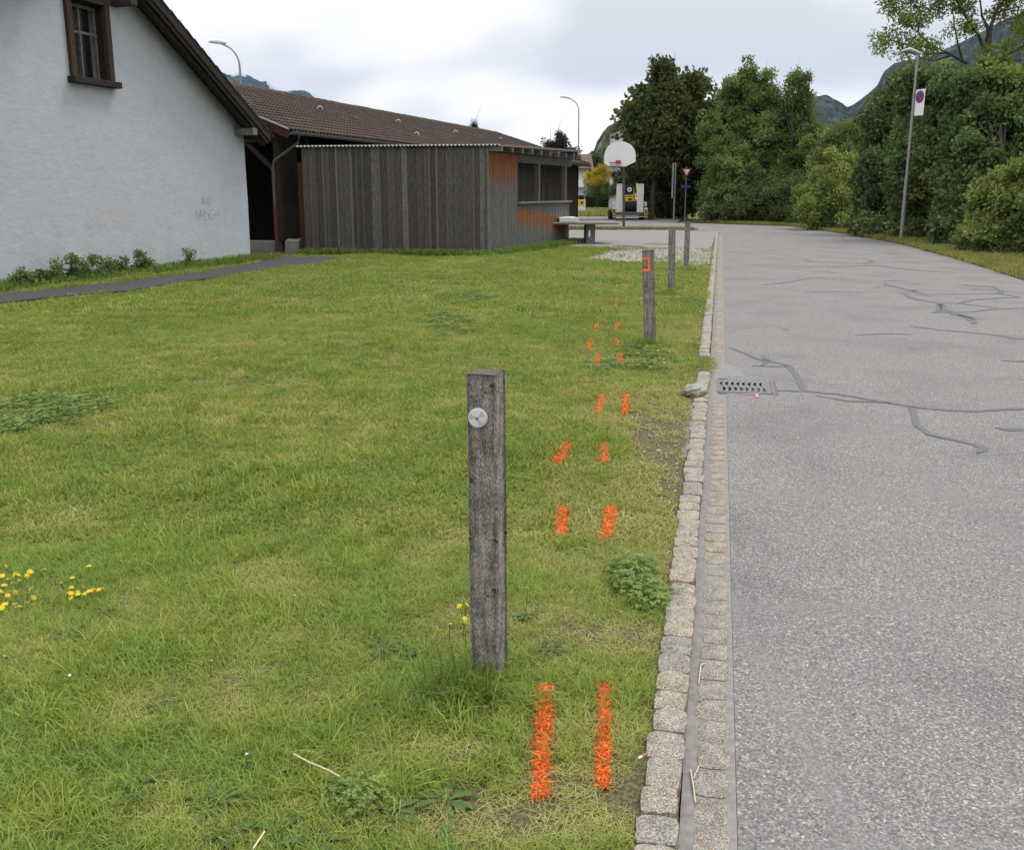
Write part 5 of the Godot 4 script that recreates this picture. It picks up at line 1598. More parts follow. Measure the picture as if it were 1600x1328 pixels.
# ---------------------------------------------------------------- street lamps and signs
func street_lamp(label: String, base: Vector3, h: float, arm: float, m: Material) -> void:
	var t := thing("street_lamp", label, "street lamp", base, Basis(), "curved street lamps")
	var b := MB.new()
	var pts := [Vector3(0, -0.3, 0), Vector3(0, h * 0.35, 0), Vector3(0, h * 0.86, 0)]
	var rads := [0.075, 0.065, 0.05]
	var r := h * 0.115
	for k in 7:
		var a := PI / 2 * (k + 1) / 7 * 0.93
		pts.append(Vector3(-r * (1 - cos(a)), h * 0.86 + r * sin(a), 0))
		rads.append(0.042)
	var e: Vector3 = pts[-1]
	pts.append(e + Vector3(-(arm - r - 0.55), 0.05, 0)); rads.append(0.035)
	b.tube(pts, rads, 9)
	part(t, "pole", b.commit(), m)
	var hd := MB.new()
	var s: Vector3 = pts[-1]
	hd.tube([s + Vector3(0.12, -0.01, 0), s + Vector3(-0.08, 0.02, 0), s + Vector3(-0.35, 0.05, 0), s + Vector3(-0.62, 0.05, 0), s + Vector3(-0.72, 0.02, 0)], [0.06, 0.10, 0.11, 0.08, 0.02], 10)
	part(t, "lamp_head", hd.commit(), M.white)

func build_lamps_and_signs() -> void:
	street_lamp("curved street lamp rising behind the barn ridge", at_depth(375, 120, 50) * Vector3(1, 0, 1), 8.75, 1.35, M.galv)
	street_lamp("curved street lamp standing behind the yellow roadside box", at_depth(904, 220, 88) * Vector3(1, 0, 1), 9.65, 1.6, M.galv)
	# the leaning lamp by the hedge
	var base := ground_at(1408, 378.5)
	var t := thing("leaning_street_lamp", "slim galvanised street lamp by the hedge with a no parking sign", "street lamp", base, Basis(Vector3(0, 0, 1), -0.003))
	var p := MB.new()
	p.tube([Vector3(0, -0.2, 0), Vector3(0, 2.2, 0), Vector3(0, 2.25, 0), Vector3(0, 6.22, 0)], [0.062, 0.06, 0.05, 0.038], 12)
	part(t, "pole", p.commit(), M.galv)
	var ft := MB.new()
	ft.box(Vector3(-0.05, 0.03, 0.05), Vector3(0.45, 0.06, 0.45), 0.02)
	part(t, "foot", ft.commit(), M.concrete)
	var hd := MB.new()
	hd.tube([Vector3(0.05, 6.2, 0), Vector3(-0.1, 6.24, 0), Vector3(-0.3, 6.3, 0.02), Vector3(-0.52, 6.26, 0.03), Vector3(-0.6, 6.22, 0.03)], [0.05, 0.085, 0.09, 0.06, 0.015], 10)
	part(t, "lamp_head", hd.commit(), M.galv)
	var sg := thing_part(t, "sign_panel")
	sg.transform = Transform3D(Basis(Vector3.UP, -1.27), Vector3(0.055, 4.62, 0.03))
	var o := Vector3(0.22, 0, 0)
	var pb := MB.new()
	pb.box(o, Vector3(0.46, 0.84, 0.015), 0.005)
	part(sg, "board", pb.commit(), M.white)
	var d := MB.new()
	d.disc(o + Vector3(0, 0.18, 0.0125), 0.205, Vector3(0, 0, 1), 28)
	part(sg, "red_ring", d.commit(), M.sign_red)
	var d2 := MB.new()
	d2.disc(o + Vector3(0, 0.18, 0.0165), 0.155, Vector3(0, 0, 1), 28)
	part(sg, "blue_disc", d2.commit(), mat(lin(0.03, 0.06, 0.28), 0.5))
	var d3 := MB.new()
	d3.box(o + Vector3(0, 0.18, 0.0195), Vector3(0.045, 0.34, 0.003), 0.0, Basis(Vector3(0, 0, 1), PI / 4))
	part(sg, "red_slash", d3.commit(), M.sign_red)
	# give way sign
	var yb := ground_at(1070, 344.5)
	var y := thing("give_way_sign", "triangular red and white give way sign on a thin pole", "sign", yb)
	var yp := MB.new()
	yp.tube([Vector3(0, -0.2, 0), Vector3(0, 3.2, 0)], [0.035, 0.035], 9)
	part(y, "pole", yp.commit(), M.galv)
	var tri := func(r: float, z0: float, z1: float) -> ArrayMesh:
		var m := MB.new()
		m.slab(PackedVector2Array([Vector2(-r * 0.866 + 0.03, 2.93 + r * 0.5), Vector2(-r * 0.866, 2.93 + r * 0.46), Vector2(-0.02, 2.93 - r), Vector2(0.02, 2.93 - r), Vector2(r * 0.866, 2.93 + r * 0.46), Vector2(r * 0.866 - 0.03, 2.93 + r * 0.5)]), z0, z1)
		return m.commit()
	part(y, "red_triangle", tri.call(0.36, 0.04, 0.06), M.sign_red)
	part(y, "white_triangle", tri.call(0.21, 0.061, 0.065), M.white)
	var pl := MB.new()
	pl.box(Vector3(0.0, 2.02, 0.05), Vector3(0.56, 0.17, 0.02), 0.004)
	part(y, "blue_plate", pl.commit(), M.blue)
	# pair of posts with a board seen edge on
	var eb := ground_at(1052, 345.2)
	var e := thing("edge_on_sign", "roadside sign board seen edge on, on a steel post", "sign", eb)
	var ep := MB.new()
	ep.tube([Vector3(0.03, -0.2, 0), Vector3(0.03, 3.4, 0)], [0.055, 0.055], 9)
	part(e, "pole", ep.commit(), M.galv)
	var bd := MB.new()
	bd.box(Vector3(-0.085, 2.35, -0.2), Vector3(0.05, 2.05, 0.9), 0.01, Basis(Vector3.UP, -0.1))
	part(e, "board", bd.commit(), M.zinc)
	var cl := MB.new()
	cl.box(Vector3(-0.03, 3.0, 0), Vector3(0.16, 0.05, 0.08))
	cl.box(Vector3(-0.03, 1.7, 0), Vector3(0.16, 0.05, 0.08))
	part(e, "clamp", cl.commit(), M.galv)
	# small blue sign far away
	var fs := thing("small_blue_sign", "small pale and blue sign by the trimmed hedge", "sign", at_depth(914, 300, 93) * Vector3(1, 0, 1))
	var fp := MB.new()
	fp.tube([Vector3(0, -0.2, 0), Vector3(0, 2.6, 0)], [0.04, 0.04], 8)
	part(fs, "pole", fp.commit(), M.galv)
	var f1 := MB.new()
	f1.box(Vector3(0, 2.15, 0.05), Vector3(0.22, 0.75, 0.02), 0.004)
	part(fs, "board", f1.commit(), M.galv)
	var f2 := MB.new()
	f2.box(Vector3(0, 1.65, 0.05), Vector3(0.28, 0.2, 0.02), 0.004)
	part(fs, "blue_plate", f2.commit(), mat(lin(0.05, 0.13, 0.3), 0.5))
	# yellow box on a white block
	var bx := thing("roadside_box", "yellow roadside box with a dark emblem on a white concrete block", "utility box", at_depth(906, 300, 85) * Vector3(1, 0, 1))
	var y1 := MB.new()
	y1.box(Vector3(-0.12, 0.82, 0), Vector3(0.95, 0.52, 0.6), 0.02)
	part(bx, "box", y1.commit(), M.yellow)
	var y2 := MB.new()
	y2.box(Vector3(0.15, 0.27, 0), Vector3(0.62, 0.56, 0.7), 0.02)
	y2.box(Vector3(0.415, 0.83, 0), Vector3(0.1, 0.56, 0.62), 0.01)
	part(bx, "block", y2.commit(), M.dirty_white)
	var y3 := MB.new()
	y3.disc(Vector3(0.18, 0.84, 0.305), 0.11, Vector3(0, 0, 1), 16)
	y3.box(Vector3(-0.42, 0.9, 0.303), Vector3(0.16, 0.12, 0.004))
	part(bx, "emblem", y3.commit(), M.black)

# ---------------------------------------------------------------- hoop, table, car
func build_court_things() -> void:
	var hb := ground_at(975, 358.5)
	var k := 47.8 / 1602.0
	var t := thing("basketball_hoop", "basketball hoop with a white fan shaped backboard on a grey pole", "basketball hoop", hb)
	var p := MB.new()
	p.tube([Vector3(0, -0.2, 0), Vector3(-0.05, 1.5, 0), Vector3(-0.1, 3.0, 0), Vector3(-0.12, 3.4, 0)], [0.06, 0.06, 0.055, 0.05], 10)
	p.tube([Vector3(-0.1, 3.0, 0), Vector3(-0.2, 3.25, 0.35)], [0.045, 0.045], 8)
	p.tube([Vector3(-0.11, 3.3, 0), Vector3(-0.28, 3.4, 0.35)], [0.04, 0.04], 8)
	part(t, "pole", p.commit(), M.dark_zinc)
	var out := PackedVector2Array()
	var hw := 0.735
	out.append(Vector2(-0.52, 0)); out.append(Vector2(0.28, -0.03)); out.append(Vector2(hw, 0.18)); out.append(Vector2(hw, 0.44))
	for i in 13:
		var a := lerpf(0.02, PI - 0.02, i / 12.0)
		out.append(Vector2(cos(a) * hw * 0.985, 0.46 + sin(a) * 0.62))
	out.append(Vector2(-hw, 0.44)); out.append(Vector2(-hw, 0.14))
	var bb := MB.new()
	bb.slab(out, -0.02, 0.02)
	var turn := Basis(Vector3.UP, -0.35)
	part(t, "backboard", bb.commit(), M.white, Transform3D(turn, Vector3(-0.31, 2.86, 0.4)))
	var c := Vector3(-0.42, 3.0, 0.4)
	var rim := MB.new()
	var pts := []
	var rd := []
	for i in 21:
		var a := TAU * i / 20
		pts.append(c + turn * Vector3(cos(a) * 0.225 - 0.05, 0, 0.34 + sin(a) * 0.225)); rd.append(0.016)
	rim.tube(pts, rd, 6, false)
	rim.box(c + turn * Vector3(0.06, 0.02, 0.07), Vector3(0.22, 0.16, 0.1), 0.01, turn)
	part(t, "rim", rim.commit(), M.rim_red)
	var net := MB.new()
	for i in 12:
		var a := TAU * i / 12
		for s in [-1.0, 1.0]:
			var a2: float = a + s * TAU / 24
			var a3: float = a + s * TAU / 12
			net.tube([c + turn * Vector3(cos(a) * 0.22 - 0.05, 0, 0.34 + sin(a) * 0.22), c + turn * Vector3(cos(a2) * 0.16 - 0.05, -0.22, 0.34 + sin(a2) * 0.16), c + turn * Vector3(cos(a3) * 0.13 - 0.05, -0.42, 0.34 + sin(a3) * 0.13)], [0.009, 0.009, 0.009], 4, false)
	part(t, "net", net.commit(), M.net)
	# table tennis table of concrete
	var tb := ground_at(921, 379.5, 0.05)
	var tt := thing("table_tennis_table", "concrete table tennis table with a pierced leg and a pale net plate", "table", tb, Basis(Vector3.UP, 0.06))
	var top := MB.new()
	top.box(Vector3(-0.68, 0.66, 0), Vector3(3.05, 0.075, 1.52), 0.025)
	part(tt, "table_top", top.commit(), M.concrete)
	for x in [0.0, -1.4]:
		var leg := CSGBox3D.new()
		leg.name = "leg"
		leg.size = Vector3(0.29, 0.62, 0.36)
		leg.position = Vector3(x, 0.31, 0)
		leg.rotation.y = 0.12
		leg.material = M.concrete
		var hole := CSGCylinder3D.new()
		hole.name = "hole"
		hole.radius = 0.14
		hole.height = 3.0
		hole.sides = 20
		hole.rotation.x = PI / 2
		hole.scale = Vector3(0.55, 1, 1.25)
		hole.operation = CSGShape3D.OPERATION_SUBTRACTION
		leg.add_child(hole, true)
		tt.add_child(leg, true)
	var np := MB.new()
	np.box(Vector3(-0.78, 0.77, 0), Vector3(0.62, 0.15, 1.5), 0.01, Basis())
	part(tt, "net_plate", np.commit(), M.dirty_white)
	# white car behind the barn's end
	var cb := at_depth(888, 300, 70) * Vector3(1, 0, 1)
	var car := thing("parked_car", "white parked car with a red tail light behind the barn's end", "car", cb + Vector3(-1.6, 0, 0), Basis(Vector3.UP, 0.5))
	var body := MB.new()
	body.slab(PackedVector2Array([Vector2(-2.1, 0.3), Vector2(2.0, 0.28), Vector2(2.1, 0.55), Vector2(2.05, 0.9), Vector2(1.75, 1.0), Vector2(1.35, 1.38), Vector2(0.9, 1.46), Vector2(-0.5, 1.44), Vector2(-1.1, 1.02), Vector2(-2.0, 0.85), Vector2(-2.12, 0.6)]), -0.82, 0.82)
	part(car, "body", body.commit(), M.white)
	var win := MB.new()
	win.slab(PackedVector2Array([Vector2(1.5, 1.0), Vector2(1.2, 1.34), Vector2(-0.4, 1.36), Vector2(-0.9, 1.02)]), -0.835, 0.835)
	part(car, "side_window", win.commit(), M.dark_glass)
	var rw := MB.new()
	rw.bar(Vector3(1.74, 1.04, 0), Vector3(1.4, 1.37, 0), 1.3, 0.02, Vector3(1, 0.5, 0))
	part(car, "rear_window", rw.commit(), M.dark_glass)
	for z in [-0.66, 0.66]:
		var tl := MB.new()
		tl.box(Vector3(2.03, 0.84, z), Vector3(0.16, 0.26, 0.3), 0.02)
		part(car, "tail_light", tl.commit(), M.red)
	for q in [[-1.3, -0.72], [-1.3, 0.72], [1.3, -0.72], [1.3, 0.72]]:
		var wh := MB.new()
		wh.tube([Vector3(q[0], 0.31, q[1] - 0.12), Vector3(q[0], 0.31, q[1] + 0.12)], [0.31, 0.31], 18)
		part(car, "wheel", wh.commit(), M.rubber)

# ---------------------------------------------------------------- trailer with a small roller
func build_trailer() -> void:
	var b := Vector3(7.28, 0, -63.0)
	var t := thing("plant_trailer", "low plant trailer with two upright white loading ramps", "trailer", b)
	var bed := MB.new()
	bed.box(Vector3(0, 0.47, -2.2), Vector3(1.85, 0.1, 4.6), 0.01)
	bed.box(Vector3(0, 0.40, 0.1), Vector3(2.05, 0.14, 0.1), 0.01)
	part(t, "bed", bed.commit(), M.dark_zinc)
	var bar := MB.new()
	bar.box(Vector3(0, 0.22, 0.12), Vector3(1.9, 0.07, 0.08), 0.01)
	part(t, "bumper_bar", bar.commit(), M.zinc)
	for s in [-1.0, 1.0]:
		var rp := thing_part(t, "loading_ramp")
		var x: float = s * 0.63 - 0.02
		var fr := MB.new()
		fr.box(Vector3(x - 0.165, 1.33, 0.1), Vector3(0.05, 1.7, 0.12), 0.008)
		fr.box(Vector3(x + 0.165, 1.33, 0.1), Vector3(0.05, 1.7, 0.12), 0.008)
		fr.box(Vector3(x, 2.16, 0.1), Vector3(0.38, 0.05, 0.12), 0.008)
		part(rp, "side_rail", fr.commit(), M.white)
		for i in 11:
			var rung := MB.new()
			rung.box(Vector3(x, 0.56 + i * 0.15, 0.09), Vector3(0.29, 0.135, 0.05), 0.008)
			part(rp, "tread", rung.commit(), M.dirty_white)
		var lt := MB.new()
		lt.box(Vector3(s * 0.98, 0.58, 0.16), Vector3(0.13, 0.2, 0.06), 0.01)
		part(t, "tail_light", lt.commit(), M.red)
		var lh := MB.new()
		lh.box(Vector3(s * 0.98, 0.60, 0.11), Vector3(0.2, 0.32, 0.06), 0.01)
		part(t, "light_housing", lh.commit(), M.dirty_white)
		for i in 4:
			var st := MB.new()
			st.box(Vector3(s * 0.98, 0.16 + i * 0.07, 0.17), Vector3(0.2, 0.065, 0.04), 0.004, Basis(Vector3(0, 0, 1), 0.0))
			part(t, "warning_stripe", st.commit(), M.yellow if i % 2 else M.black)
		for z in [-1.6, -2.4]:
			var wh := MB.new()
			wh.tube([Vector3(s * 1.0 - 0.1, 0.3, z), Vector3(s * 1.0 + 0.1, 0.3, z)], [0.3, 0.3], 18)
			part(t, "wheel", wh.commit(), M.rubber)
		var sb := MB.new()
		sb.box(Vector3(s * 0.97, 0.98, -0.3), Vector3(0.14, 0.26, 0.5), 0.02)
		part(t, "side_box", sb.commit(), M.dirty_white)
	# roller standing on the bed
	var o := b + Vector3(0.02, 0.52, -0.55)
	var m := thing("road_roller", "small yellow and black road roller loaded on the trailer", "road roller", o)
	var dr := MB.new()
	dr.tube([Vector3(-0.46, 0.33, 0), Vector3(0.46, 0.33, 0)], [0.33, 0.33], 24)
	part(m, "drum", dr.commit(), M.rubber)
	var dr2 := MB.new()
	dr2.tube([Vector3(-0.46, 0.33, -1.5), Vector3(0.46, 0.33, -1.5)], [0.33, 0.33], 24)
	part(m, "drum", dr2.commit(), M.rubber)
	var bd := MB.new()
	bd.box(Vector3(0, 0.72, -0.2), Vector3(0.62, 0.3, 0.7), 0.05)
	bd.box(Vector3(0, 0.86, -1.1), Vector3(0.86, 0.5, 1.1), 0.08)
	bd.box(Vector3(-0.36, 0.62, 0.0), Vector3(0.08, 0.3, 0.3), 0.02)
	bd.box(Vector3(0.36, 0.62, 0.0), Vector3(0.08, 0.3, 0.3), 0.02)
	part(m, "body", bd.commit(), M.yellow)
	var hood := MB.new()
	hood.box(Vector3(0.0, 1.3, -0.35), Vector3(0.52, 0.62, 0.5), 0.07)
	part(m, "seat_back", hood.commit(), M.black)
	var bars := MB.new()
	bars.tube([Vector3(-0.38, 0.9, 0.1), Vector3(-0.3, 0.95, 0.12), Vector3(0.25, 0.98, 0.12), Vector3(0.4, 1.1, 0.1), Vector3(0.44, 1.35, 0.0), Vector3(0.44, 1.72, -0.1)], [0.04, 0.04, 0.04, 0.04, 0.045, 0.05], 8)
	part(m, "guard_rail", bars.commit(), M.yellow)
	var rd := MB.new()
	rd.disc(Vector3(0.0, 1.33, -0.092), 0.14, Vector3(0, 0, 1), 20)
	part(m, "round_sticker", rd.commit(), M.white)
	var rr := MB.new()
	rr.disc(Vector3(0.0, 1.33, -0.088), 0.07, Vector3(0, 0, 1), 16)
	part(m, "sticker_centre", rr.commit(), M.sign_red)
	var pl := MB.new()
	pl.box(Vector3(0.02, 0.74, 0.165), Vector3(0.22, 0.12, 0.02))
	part(m, "number_plate", pl.commit(), M.black)

# ---------------------------------------------------------------- orange paint on the lawn
func build_paint_marks() -> void:
	var specs := [
		[[[854, 1062], [851, 1110], [848, 1160], [843, 1232]], 13, "long broken orange paint stripe in the grass beside the reflector post"],
		[[[944, 1062], [943, 1140], [942, 1220]], 9, "long straight orange paint stripe in the grass near the kerb"],
		[[[881, 786], [877, 812], [874, 834]], 8, "orange paint dash of the second pair, on the lawn side"],
		[[[955, 786], [951, 812], [949, 836]], 8, "orange paint dash of the second pair, on the kerb side"],
		[[[888, 695], [880, 708], [872, 722]], 8, "slanting orange paint dash of the third pair, on the lawn side"],
		[[[944, 692], [944, 708], [944, 723]], 6, "upright orange paint dash of the third pair, on the kerb side"],
		[[[941, 619], [938, 632], [934, 643]], 4, "curved orange paint dash of the fourth pair, on the lawn side"],
		[[[979, 619], [977, 632], [975, 645]], 4, "orange paint dash of the fourth pair, beside the bare soil"],
		[[[935, 553], [933, 562], [933, 571]], 3, "orange paint dash in the grass level with the second post, lawn side"],
		[[[969, 550], [969, 558], [970, 566]], 3, "orange paint dash in the grass level with the second post, post side"],
		[[[924, 527], [921, 542]], 2.5, "faint orange paint fleck beyond the second post, lawn side"],
		[[[964, 528], [964, 540]], 2, "orange paint fleck beyond the second post, post side"],
		[[[933, 502], [932, 514]], 2.5, "orange paint dash half way to the court, lawn side"],
		[[[966, 500], [963, 514]], 2.5, "orange paint dash half way to the court, post side"],
		[[[937, 464], [936, 473]], 2, "small orange paint fleck short of the court, lawn side"],
		[[[965, 464], [962, 474]], 2, "small orange paint fleck short of the court, post side"],
		[[[936, 416], [938, 422]], 2, "tiny orange paint fleck at the gravel"],
		[[[960, 418], [961, 424]], 2, "tiny orange paint fleck beside the gravel's edge"],
		[[[977, 436], [978, 442]], 1.6, "tiny orange paint fleck between the gravel and the third post"],
	]
	for sp in specs:
		var pts := []
		for q in sp[0]: pts.append(ground_at(q[0], q[1], 0.06))
		var hw: float = 0.86 * sp[1] * (-pts[0].z + 0.4) / 1602.0
		marks.append([pts, hw])
		var b := MB.new()
		var length := 0.0
		for i in pts.size() - 1: length += (pts[i + 1] - pts[i]).length()
		var far: float = -pts[0].z
		var bw := 0.0017 if far < 4 else 0.0005 * far
		var n := int(clampf(length * hw * 2.0 / (bw * 0.0055), 120, 2600))
		for k in n:
			var x := rng.randf() * (pts.size() - 1)
			var i := int(x)
			var p: Vector3 = pts[i].lerp(pts[i + 1], x - i)
			var off := rng.randfn() * 0.5
			var dirn: Vector3 = (pts[i + 1] - pts[i]).normalized()
			p += Vector3(-dirn.z, 0, dirn.x) * (clampf(off, -1.1, 1.1) if k % 12 else off * 2.2) * hw
			p.y = lawn_height(p.x, p.z) + rng.randf() * 0.022
			var h := rng.randf_range(0.008, 0.024) if far < 5 else rng.randf_range(0.012, 0.03)
			var lean := Vector3(rng.randfn(), rng.randf_range(0.1, 0.8), rng.randfn()).normalized()
			var sd := lean.cross(Vector3(rng.randfn(), 0.3, rng.randfn())).normalized() * bw * rng.randf_range(0.7, 1.5)
			var t := rng.randf_range(0.7, 1.1)
			b.col = Color(0.95 * t, 0.255 * t * rng.randf_range(0.8, 1.25), 0.06 * t)
			if k % 12 == 0: b.col = b.col.lerp(Color(0.22, 0.22, 0.06), rng.randf_range(0.2, 0.9))
			if rng.randf() < 0.10: b.col = Color(0.2, 0.2, 0.06)
			var mid := p + lean * h * 0.6
			var tip := p + lean * h + Vector3(lean.x, -0.4, lean.z) * h * 0.35
			b.tri(p - sd, p + sd, mid + sd * 0.8); b.tri(p - sd, mid + sd * 0.8, mid - sd * 0.8); b.tri(mid - sd * 0.8, mid + sd * 0.8, tip)
		tag(part(self, "paint_stripe", b.commit(), M.orange_vc), sp[2], "paint mark", "orange paint marks on the lawn")

# ---------------------------------------------------------------- weeds, flowers, clover
func rosette(sd: int, n: int, len: float, wid: float) -> ArrayMesh:
	var r := RandomNumberGenerator.new()
	r.seed = sd
	var b := MB.new()
	for i in n:
		var a := TAU * i / n + r.randf_range(-0.3, 0.3)
		var d := Vector3(cos(a), 0, sin(a))
		var s := Vector3(-d.z, 0, d.x)
		var L := len * r.randf_range(0.7, 1.2)
		var W := wid * r.randf_range(0.8, 1.2)
		var rise := r.randf_range(0.35, 0.8)
		var t := r.randf_range(0.8, 1.2)
		b.col = Color(0.085 * t, 0.135 * t, 0.036 * t)
		var prev := [Vector3.ZERO, Vector3.ZERO]
		var segs := 7
		for k in range(1, segs + 1):
			var x := float(k) / segs
			var w := W * sin(pow(x, 1.5) * PI * 0.92) * (1.0 if k % 2 else 0.68) + 0.002
			var c := d * L * x + Vector3(0, L * (rise * x - 0.5 * x * x), 0)
			var cur := [c - s * w / 2, c + s * w / 2]
			b.quad(prev[0], prev[1], cur[1], cur[0])
			prev = cur
	return b.commit()

func build_small_plants() -> void:
	var forms := [rosette(1, 9, 0.13, 0.036), rosette(2, 7, 0.10, 0.045), rosette(3, 11, 0.15, 0.03)]
	var spots := [[590, 1262, 1.1], [618, 1240, 1.0], [560, 1220, 0.9], [700, 1232, 1.0], [352, 1300, 0.9], [330, 1252, 0.8], [205, 1235, 0.8], [438, 1290, 1.0], [110, 1000, 0.7], [320, 975, 0.9], [640, 1010, 0.9], [600, 1005, 0.8], [1076, 600 + 0, 0.0], [1062, 592, 0.9], [470, 1180, 0.8], [250, 1100, 0.7], [680, 1300, 0.9], [120, 1190, 0.7], [500, 1300, 0.9], [820, 960, 0.7], [860, 1010, 0.7], [30, 1090, 0.7]]
	for i in spots.size():
		var q: Array = spots[i]
		if q[2] <= 0: continue
		var p := ground_at(q[0], q[1], 0.05)
		p.y = lawn_height(p.x, p.z) + 0.008
		var o := part(self, "dandelion_plant", forms[i % 3], M.leaf, Transform3D(Basis(Vector3.UP, rng.randf() * TAU).scaled(Vector3(0.8, 0.6, 0.8) * q[2]), p))
		tag(o, "flat rosette of toothed dandelion leaves in the lawn", "plant", "dandelion rosettes in the lawn")
	# yellow flowers: clumps with thin stems, each head its own mesh
	var head := MB.new()
	for k in 7:
		var a := TAU * k / 7
		var d := Vector3(cos(a), 0.25, sin(a))
		var s := Vector3(-sin(a), 0, cos(a))
		head.tri(Vector3.ZERO, d * 0.010 + s * 0.004, d * 0.012)
		head.tri(Vector3.ZERO, d * 0.012, d * 0.010 - s * 0.004)
		head.tri(d * 0.010 + s * 0.004, d * 0.010 - s * 0.004, d * 0.016)
	for k in 6:
		var a := TAU * k / 6
		var a2 := TAU * (k + 1) / 6
		head.tri(Vector3(0, 0.006, 0), Vector3(cos(a2) * 0.006, 0.003, sin(a2) * 0.006), Vector3(cos(a) * 0.006, 0.003, sin(a) * 0.006))
	var hm := head.commit()
	var clumps := [
		["clump of yellow trefoil flowers in the lawn, larger of two", [[8, 885], [3, 900], [22, 898], [15, 905], [28, 897], [18, 912], [6, 915], [0, 925], [10, 930], [30, 908], [22, 925], [45, 893], [40, 900], [5, 945], [30, 948], [22, 945], [14, 924], [48, 920], [68, 890], [52, 934], [3, 950], [-12, 905], [-20, 930], [-15, 945]], 0.055, M.flower, 0.78],
		["clump of yellow trefoil flowers in the lawn, smaller of two", [[95, 911], [105, 927], [112, 918], [118, 925], [122, 930], [110, 935], [127, 918], [138, 924], [145, 922], [152, 924], [160, 920], [138, 885], [112, 903], [132, 928]], 0.055, M.flower, 0.75],
		["few yellow flower heads beside the reflector post", [[718, 947], [729, 945], [726, 967], [725, 973], [703, 975]], 0.09, M.flower, 0.75],
		["single yellow flower on a thin stem between post and kerb", [[824, 919]], 0.14, M.flower, 0.8],
		["yellow and white flowers at the foot of the bracket post", [[1013, 541], [1012, 560], [1028, 548], [1037, 562], [1016, 573], [1050, 547]], 0.10, M.flower, 1.1],
		["white clover heads at the foot of the bracket post", [[1009, 566], [1038, 567], [1046, 549], [1080, 535]], 0.09, M.petal_white, 1.1],
		["scattered white clover heads in the mown lawn", [[145, 1062], [108, 1055], [330, 1032], [215, 1120], [385, 1178], [6, 1025], [460, 930]], 0.07, M.petal_white, 0.35],
		["yellow flowers scattered before the path and the shed", [[315, 463], [322, 462], [330, 461], [368, 462], [400, 470], [470, 446], [482, 445], [500, 442], [507, 455], [560, 450], [585, 433], [590, 431], [545, 440], [520, 436], [640, 430], [700, 428], [760, 426], [430, 465], [850, 505], [180, 478], [818, 478]], 0.07, M.flower, 1.0],
	]
	for c in clumps:
		var o := ground_at(c[1][0][0], c[1][0][1], 0.1) * Vector3(1, 0, 1)
		var t := thing("flower_clump", c[0], "flowers", o, Basis(), "small flowers in the lawn")
		for q in c[1]:
			var hgt: float = c[2] * rng.randf_range(0.8, 1.15)
			var p := ground_at(q[0], q[1], hgt + 0.04)
			var g := Vector3(p.x + rng.randfn() * 0.015, lawn_height(p.x, p.z), p.z + rng.randfn() * 0.015)
			var st := MB.new()
			st.col = Color(0.08, 0.13, 0.035)
			st.tube([g - o, (g + p) / 2 - o + Vector3(rng.randfn() * 0.004, 0, 0), p - o], [0.0012, 0.0011, 0.001], 4, false)
			part(t, "stem", st.commit(), M.leaf)
			for k in 2 if c[4] < 0.9 and c[1].size() > 12 else 1:
				part(t, "flower_head", hm, c[3], Transform3D(Basis.from_euler(Vector3(rng.randfn() * 0.5, rng.randf() * TAU, rng.randfn() * 0.5)).scaled(Vector3.ONE * c[4] * rng.randf_range(0.8, 1.2)), p - o + Vector3(rng.randfn(), 0, rng.randfn()) * 0.006 * k))

func in_mark(x: float, z: float) -> bool:
	for m in marks:
		var pts: Array = m[0]
		if absf(x - pts[0].x) > 1.0 or absf(z - pts[0].z) > 1.5: continue
		for i in pts.size() - 1:
			var q := Geometry2D.get_closest_point_to_segment(Vector2(x, z), Vector2(pts[i].x, pts[i].z), Vector2(pts[i + 1].x, pts[i + 1].z))
			if q.distance_to(Vector2(x, z)) < m[1] * 1.2 + 0.012: return true
	return false

# ---------------------------------------------------------------- grass
func tuft(sd: int, n: int, spread: float, h0: float, h1: float, w: float, bend: float, dry: float) -> ArrayMesh:
	var r := RandomNumberGenerator.new()
	r.seed = sd
	var b := MB.new()
	for i in n:
		var a := r.randf() * TAU
		var p := Vector3(cos(a), 0, sin(a)) * spread * sqrt(r.randf())
		var h := r.randf_range(h0, h1)
		var la := r.randf() * TAU
		var ln := r.randf_range(0.1, bend)
		var lean := Vector3(cos(la) * ln, 1.0, sin(la) * ln).normalized()
		var fa := la + PI / 2 + r.randf_range(-0.8, 0.8)
		var sd2 := Vector3(cos(fa), 0, sin(fa)) * w * 0.5 * r.randf_range(0.7, 1.3)
		var t := r.randf_range(0.68, 1.32)
		if r.randf() < dry: b.col = Color(2.0 * t, 1.5 * t, 2.6 * t)
		else: b.col = Color(t * r.randf_range(0.82, 1.2), t, t * r.randf_range(0.75, 1.3))
		var m1 := p + lean * h * 0.5
		var fall := Vector3(cos(la), 0, sin(la)) * ln * h
		var m2 := p + lean * h * 0.82 + fall * 0.25 - Vector3(0, h * ln * 0.06, 0)
		var tip := p + lean * h + fall * 0.62 - Vector3(0, h * ln * 0.22, 0)
		b.quad(p - sd2 * 0.8, p + sd2 * 0.8, m1 + sd2, m1 - sd2)
		b.quad(m1 - sd2, m1 + sd2, m2 + sd2 * 0.75, m2 - sd2 * 0.75)
		b.tri(m2 - sd2 * 0.75, m2 + sd2 * 0.75, tip)
	return b.commit()

